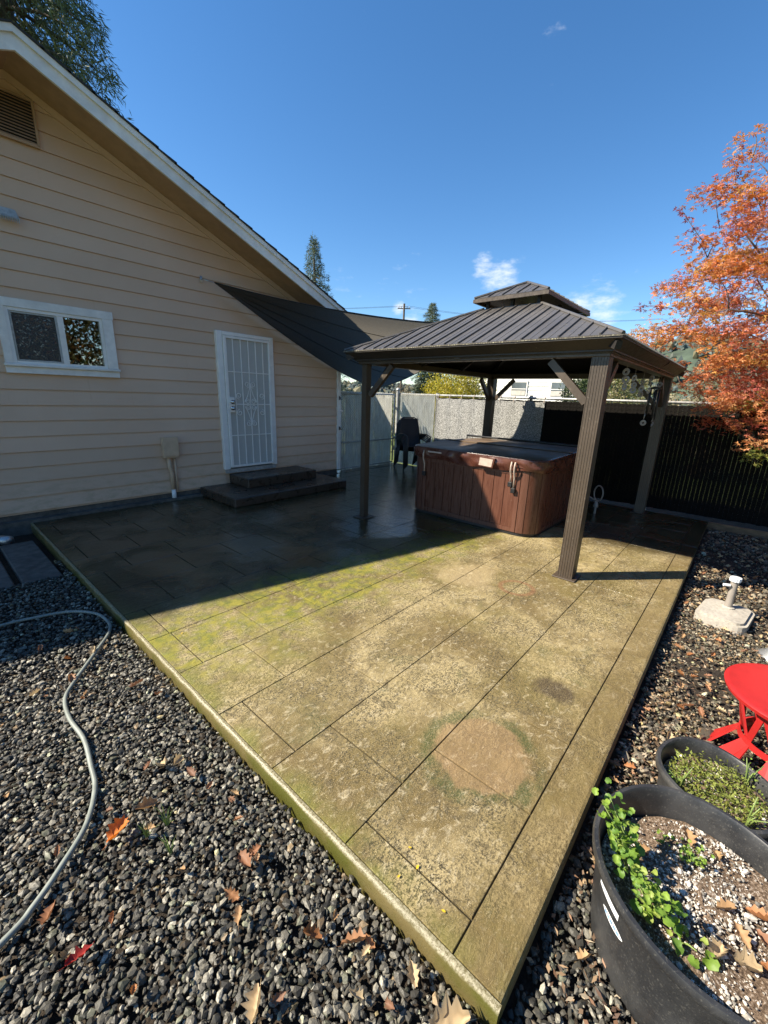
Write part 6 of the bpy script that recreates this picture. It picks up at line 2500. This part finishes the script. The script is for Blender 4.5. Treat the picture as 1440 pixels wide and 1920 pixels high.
M['nsiding'] = plain('white_neighbour_siding', (0.66, 0.66, 0.62), 0.6, 0.06, 3)
NY0, NY1 = 8.4, 18.4
npart(MB().box(NX, NX + 7, NY0, NY1, -0.2, 3.9), 'wall', M['nsiding'])
zz = 0.3
while zz < 3.75:
    yb_, yt_ = NX - 0.045, NX - 0.012
    npart(MB().hexa([(yb_, NY0, zz), (NX - 0.001, NY0, zz), (NX - 0.001, NY1, zz), (yb_, NY1, zz), (yt_, NY0, zz + 0.30), (NX - 0.001, NY0, zz + 0.30), (NX - 0.001, NY1, zz + 0.30), (yt_, NY1, zz + 0.30)]), 'siding_board', M['nsiding'])
    zz += 0.29
M['nglass'] = plain('far_window_glass', (0.10, 0.12, 0.13), 0.12, 0.2, 1.5)
M['nblind'] = plain('far_window_blind', (0.45, 0.43, 0.38), 0.6, 0.1, 6)
for (ya, yb) in ((10.02, 10.95), (9.06, 9.95), (12.75, 13.85)):
    za, zb = 1.95, 2.88
    wn = npart(MB().box(NX - 0.10, NX - 0.046, ya - 0.09, yb + 0.09, za - 0.1, zb + 0.1), 'window', M['white'])
    npart(MB().box(NX - 0.115, NX - 0.101, ya, yb, za, zb), 'pane', M['nglass'] if ya != 12.75 else M['nglass'], wn)
    npart(MB().box(NX - 0.13, NX - 0.116, ya, yb, (za + zb) / 2 - 0.025, (za + zb) / 2 + 0.025), 'sash_bar', M['white'], wn)
    npart(MB().box(NX - 0.122, NX - 0.1155, ya + 0.02, yb - 0.02, za + 0.03, za + 0.36), 'blind', M['nblind'], wn)
npart(MB().hexa([(NX - 0.6, NY0 - 0.5, 3.8), (NX + 7.6, NY0 - 0.5, 3.8), (NX + 7.6, NY1 + 0.5, 3.8), (NX - 0.6, NY1 + 0.5, 3.8), (NX + 3.4, NY0 - 0.5, 5.3), (NX + 3.6, NY0 - 0.5, 5.3), (NX + 3.6, NY1 + 0.5, 5.3), (NX + 3.4, NY1 + 0.5, 5.3)]), 'roof', M['shingle'])

# ------------------------------------------------------------------ utility pole with wires
up_ = empty('utility_pole', (54.3, 44.2, -0.17), 'far wooden utility pole with crossarm above the sail', 'utility pole')
MB().tube([(0, 0, 0), (0, 0, 15.6)], [0.2, 0.15], 10).build('pole', M['pole_wood'], up_, 40)
arm = Vector((0.63, -0.78, 0)).normalized()
MB().beam(-arm * 1.0 + Vector((0, 0, 14.9)), arm * 1.0 + Vector((0, 0, 14.9)), 0.10, 0.13).build('crossarm', M['pole_wood'], up_)
for s in (-0.8, -0.45, 0.45, 0.8):
    MB().tube([arm * s + Vector((0, 0, 14.97)), arm * s + Vector((0, 0, 15.25))], [0.05, 0.035], 8).build('insulator', M['galv_dull'], up_, True)
for s, lab in ((-0.8, 'upper overhead wire crossing the sky behind the sail'), (0.8, 'lower overhead wire crossing the sky behind the sail')):
    a = Vector((54.3, 44.2, 15.1)) + arm * s
    pts = []
    for i in range(25):
        t_ = i / 24
        for_ = Vector((-28 * 1.4, 33 * 1.4, 0))
        p = a + for_ * t_
        p.z -= 5.0 * t_ * (1 - t_)
        pts.append(p)
    pts2 = []
    for i in range(25):
        t_ = i / 24
        p = a + Vector((33, -30, 0.5)) * t_
        p.z -= 4.5 * t_ * (1 - t_)
        pts2.append(p)
    tag(MB().tube(pts[::-1] + pts2[1:], 0.016, 4).build('overhead_wire', M['wire']), lab, 'wire')

# ------------------------------------------------------------------ wooded hill on the horizon
hv, hf = [], []
na, nr = 120, 10
for i in range(na + 1):
    a = R(-70 + 220 * i / na)
    hh = 26 + 9 * math.sin(a * 3.1 + 0.7) + 6 * math.sin(a * 7.3) + 2.5 * math.sin(a * 19)
    a_deg = math.degrees(a)
    hh *= 0.35 + 0.65 * max(0.0, min(1.0, (28 - a_deg) / 22))
    for j in range(nr + 1):
        t_ = j / nr
        d_ = 190 + 120 * t_
        hv.append((d_ * math.cos(a), d_ * math.sin(a), -1 + hh * math.sin(t_ * math.pi / 2) ** 1.3 + random.uniform(-0.5, 0.5) * t_))
for i in range(na):
    for j in range(nr):
        b = i * (nr + 1) + j
        hf.append((b, b + 1, b + nr + 2, b + nr + 1))
M['hill'] = plain('wooded_hill_ground', (0.06, 0.085, 0.055), 0.9, 0.3, 0.12)
hill = MB().add(hv, hf).build('hill', M['hill'], smooth=True)
tag(hill, kind='structure')
n_ = 6000
ii = rng.integers(0, len(hv), n_)
P_ = np.array(hv)[ii] + rng.normal(0, 3, (n_, 3)) * np.array([1, 1, 0.0])
V_, F_ = pebbles(P_ + np.array([0, 0, 0.8]), rng.uniform(0.9, 2.2, n_), 0.3, (1, 1, 1.35))
pal = np.array([(0.085, 0.11, 0.095), (0.10, 0.12, 0.09), (0.16, 0.145, 0.085), (0.09, 0.115, 0.11)])  # distance haze put into the paler, bluish forest colours
C_ol = np.repeat(pal[rng.integers(0, 4, n_)] * rng.uniform(0.7, 1.3, (n_, 1)), 12, 0)
o = np_obj('hill_forest', V_, F_, M['dull_leaf'], None, C_ol)
tag(o, 'distant forest covering the hill on the horizon', 'forest', kind='stuff')
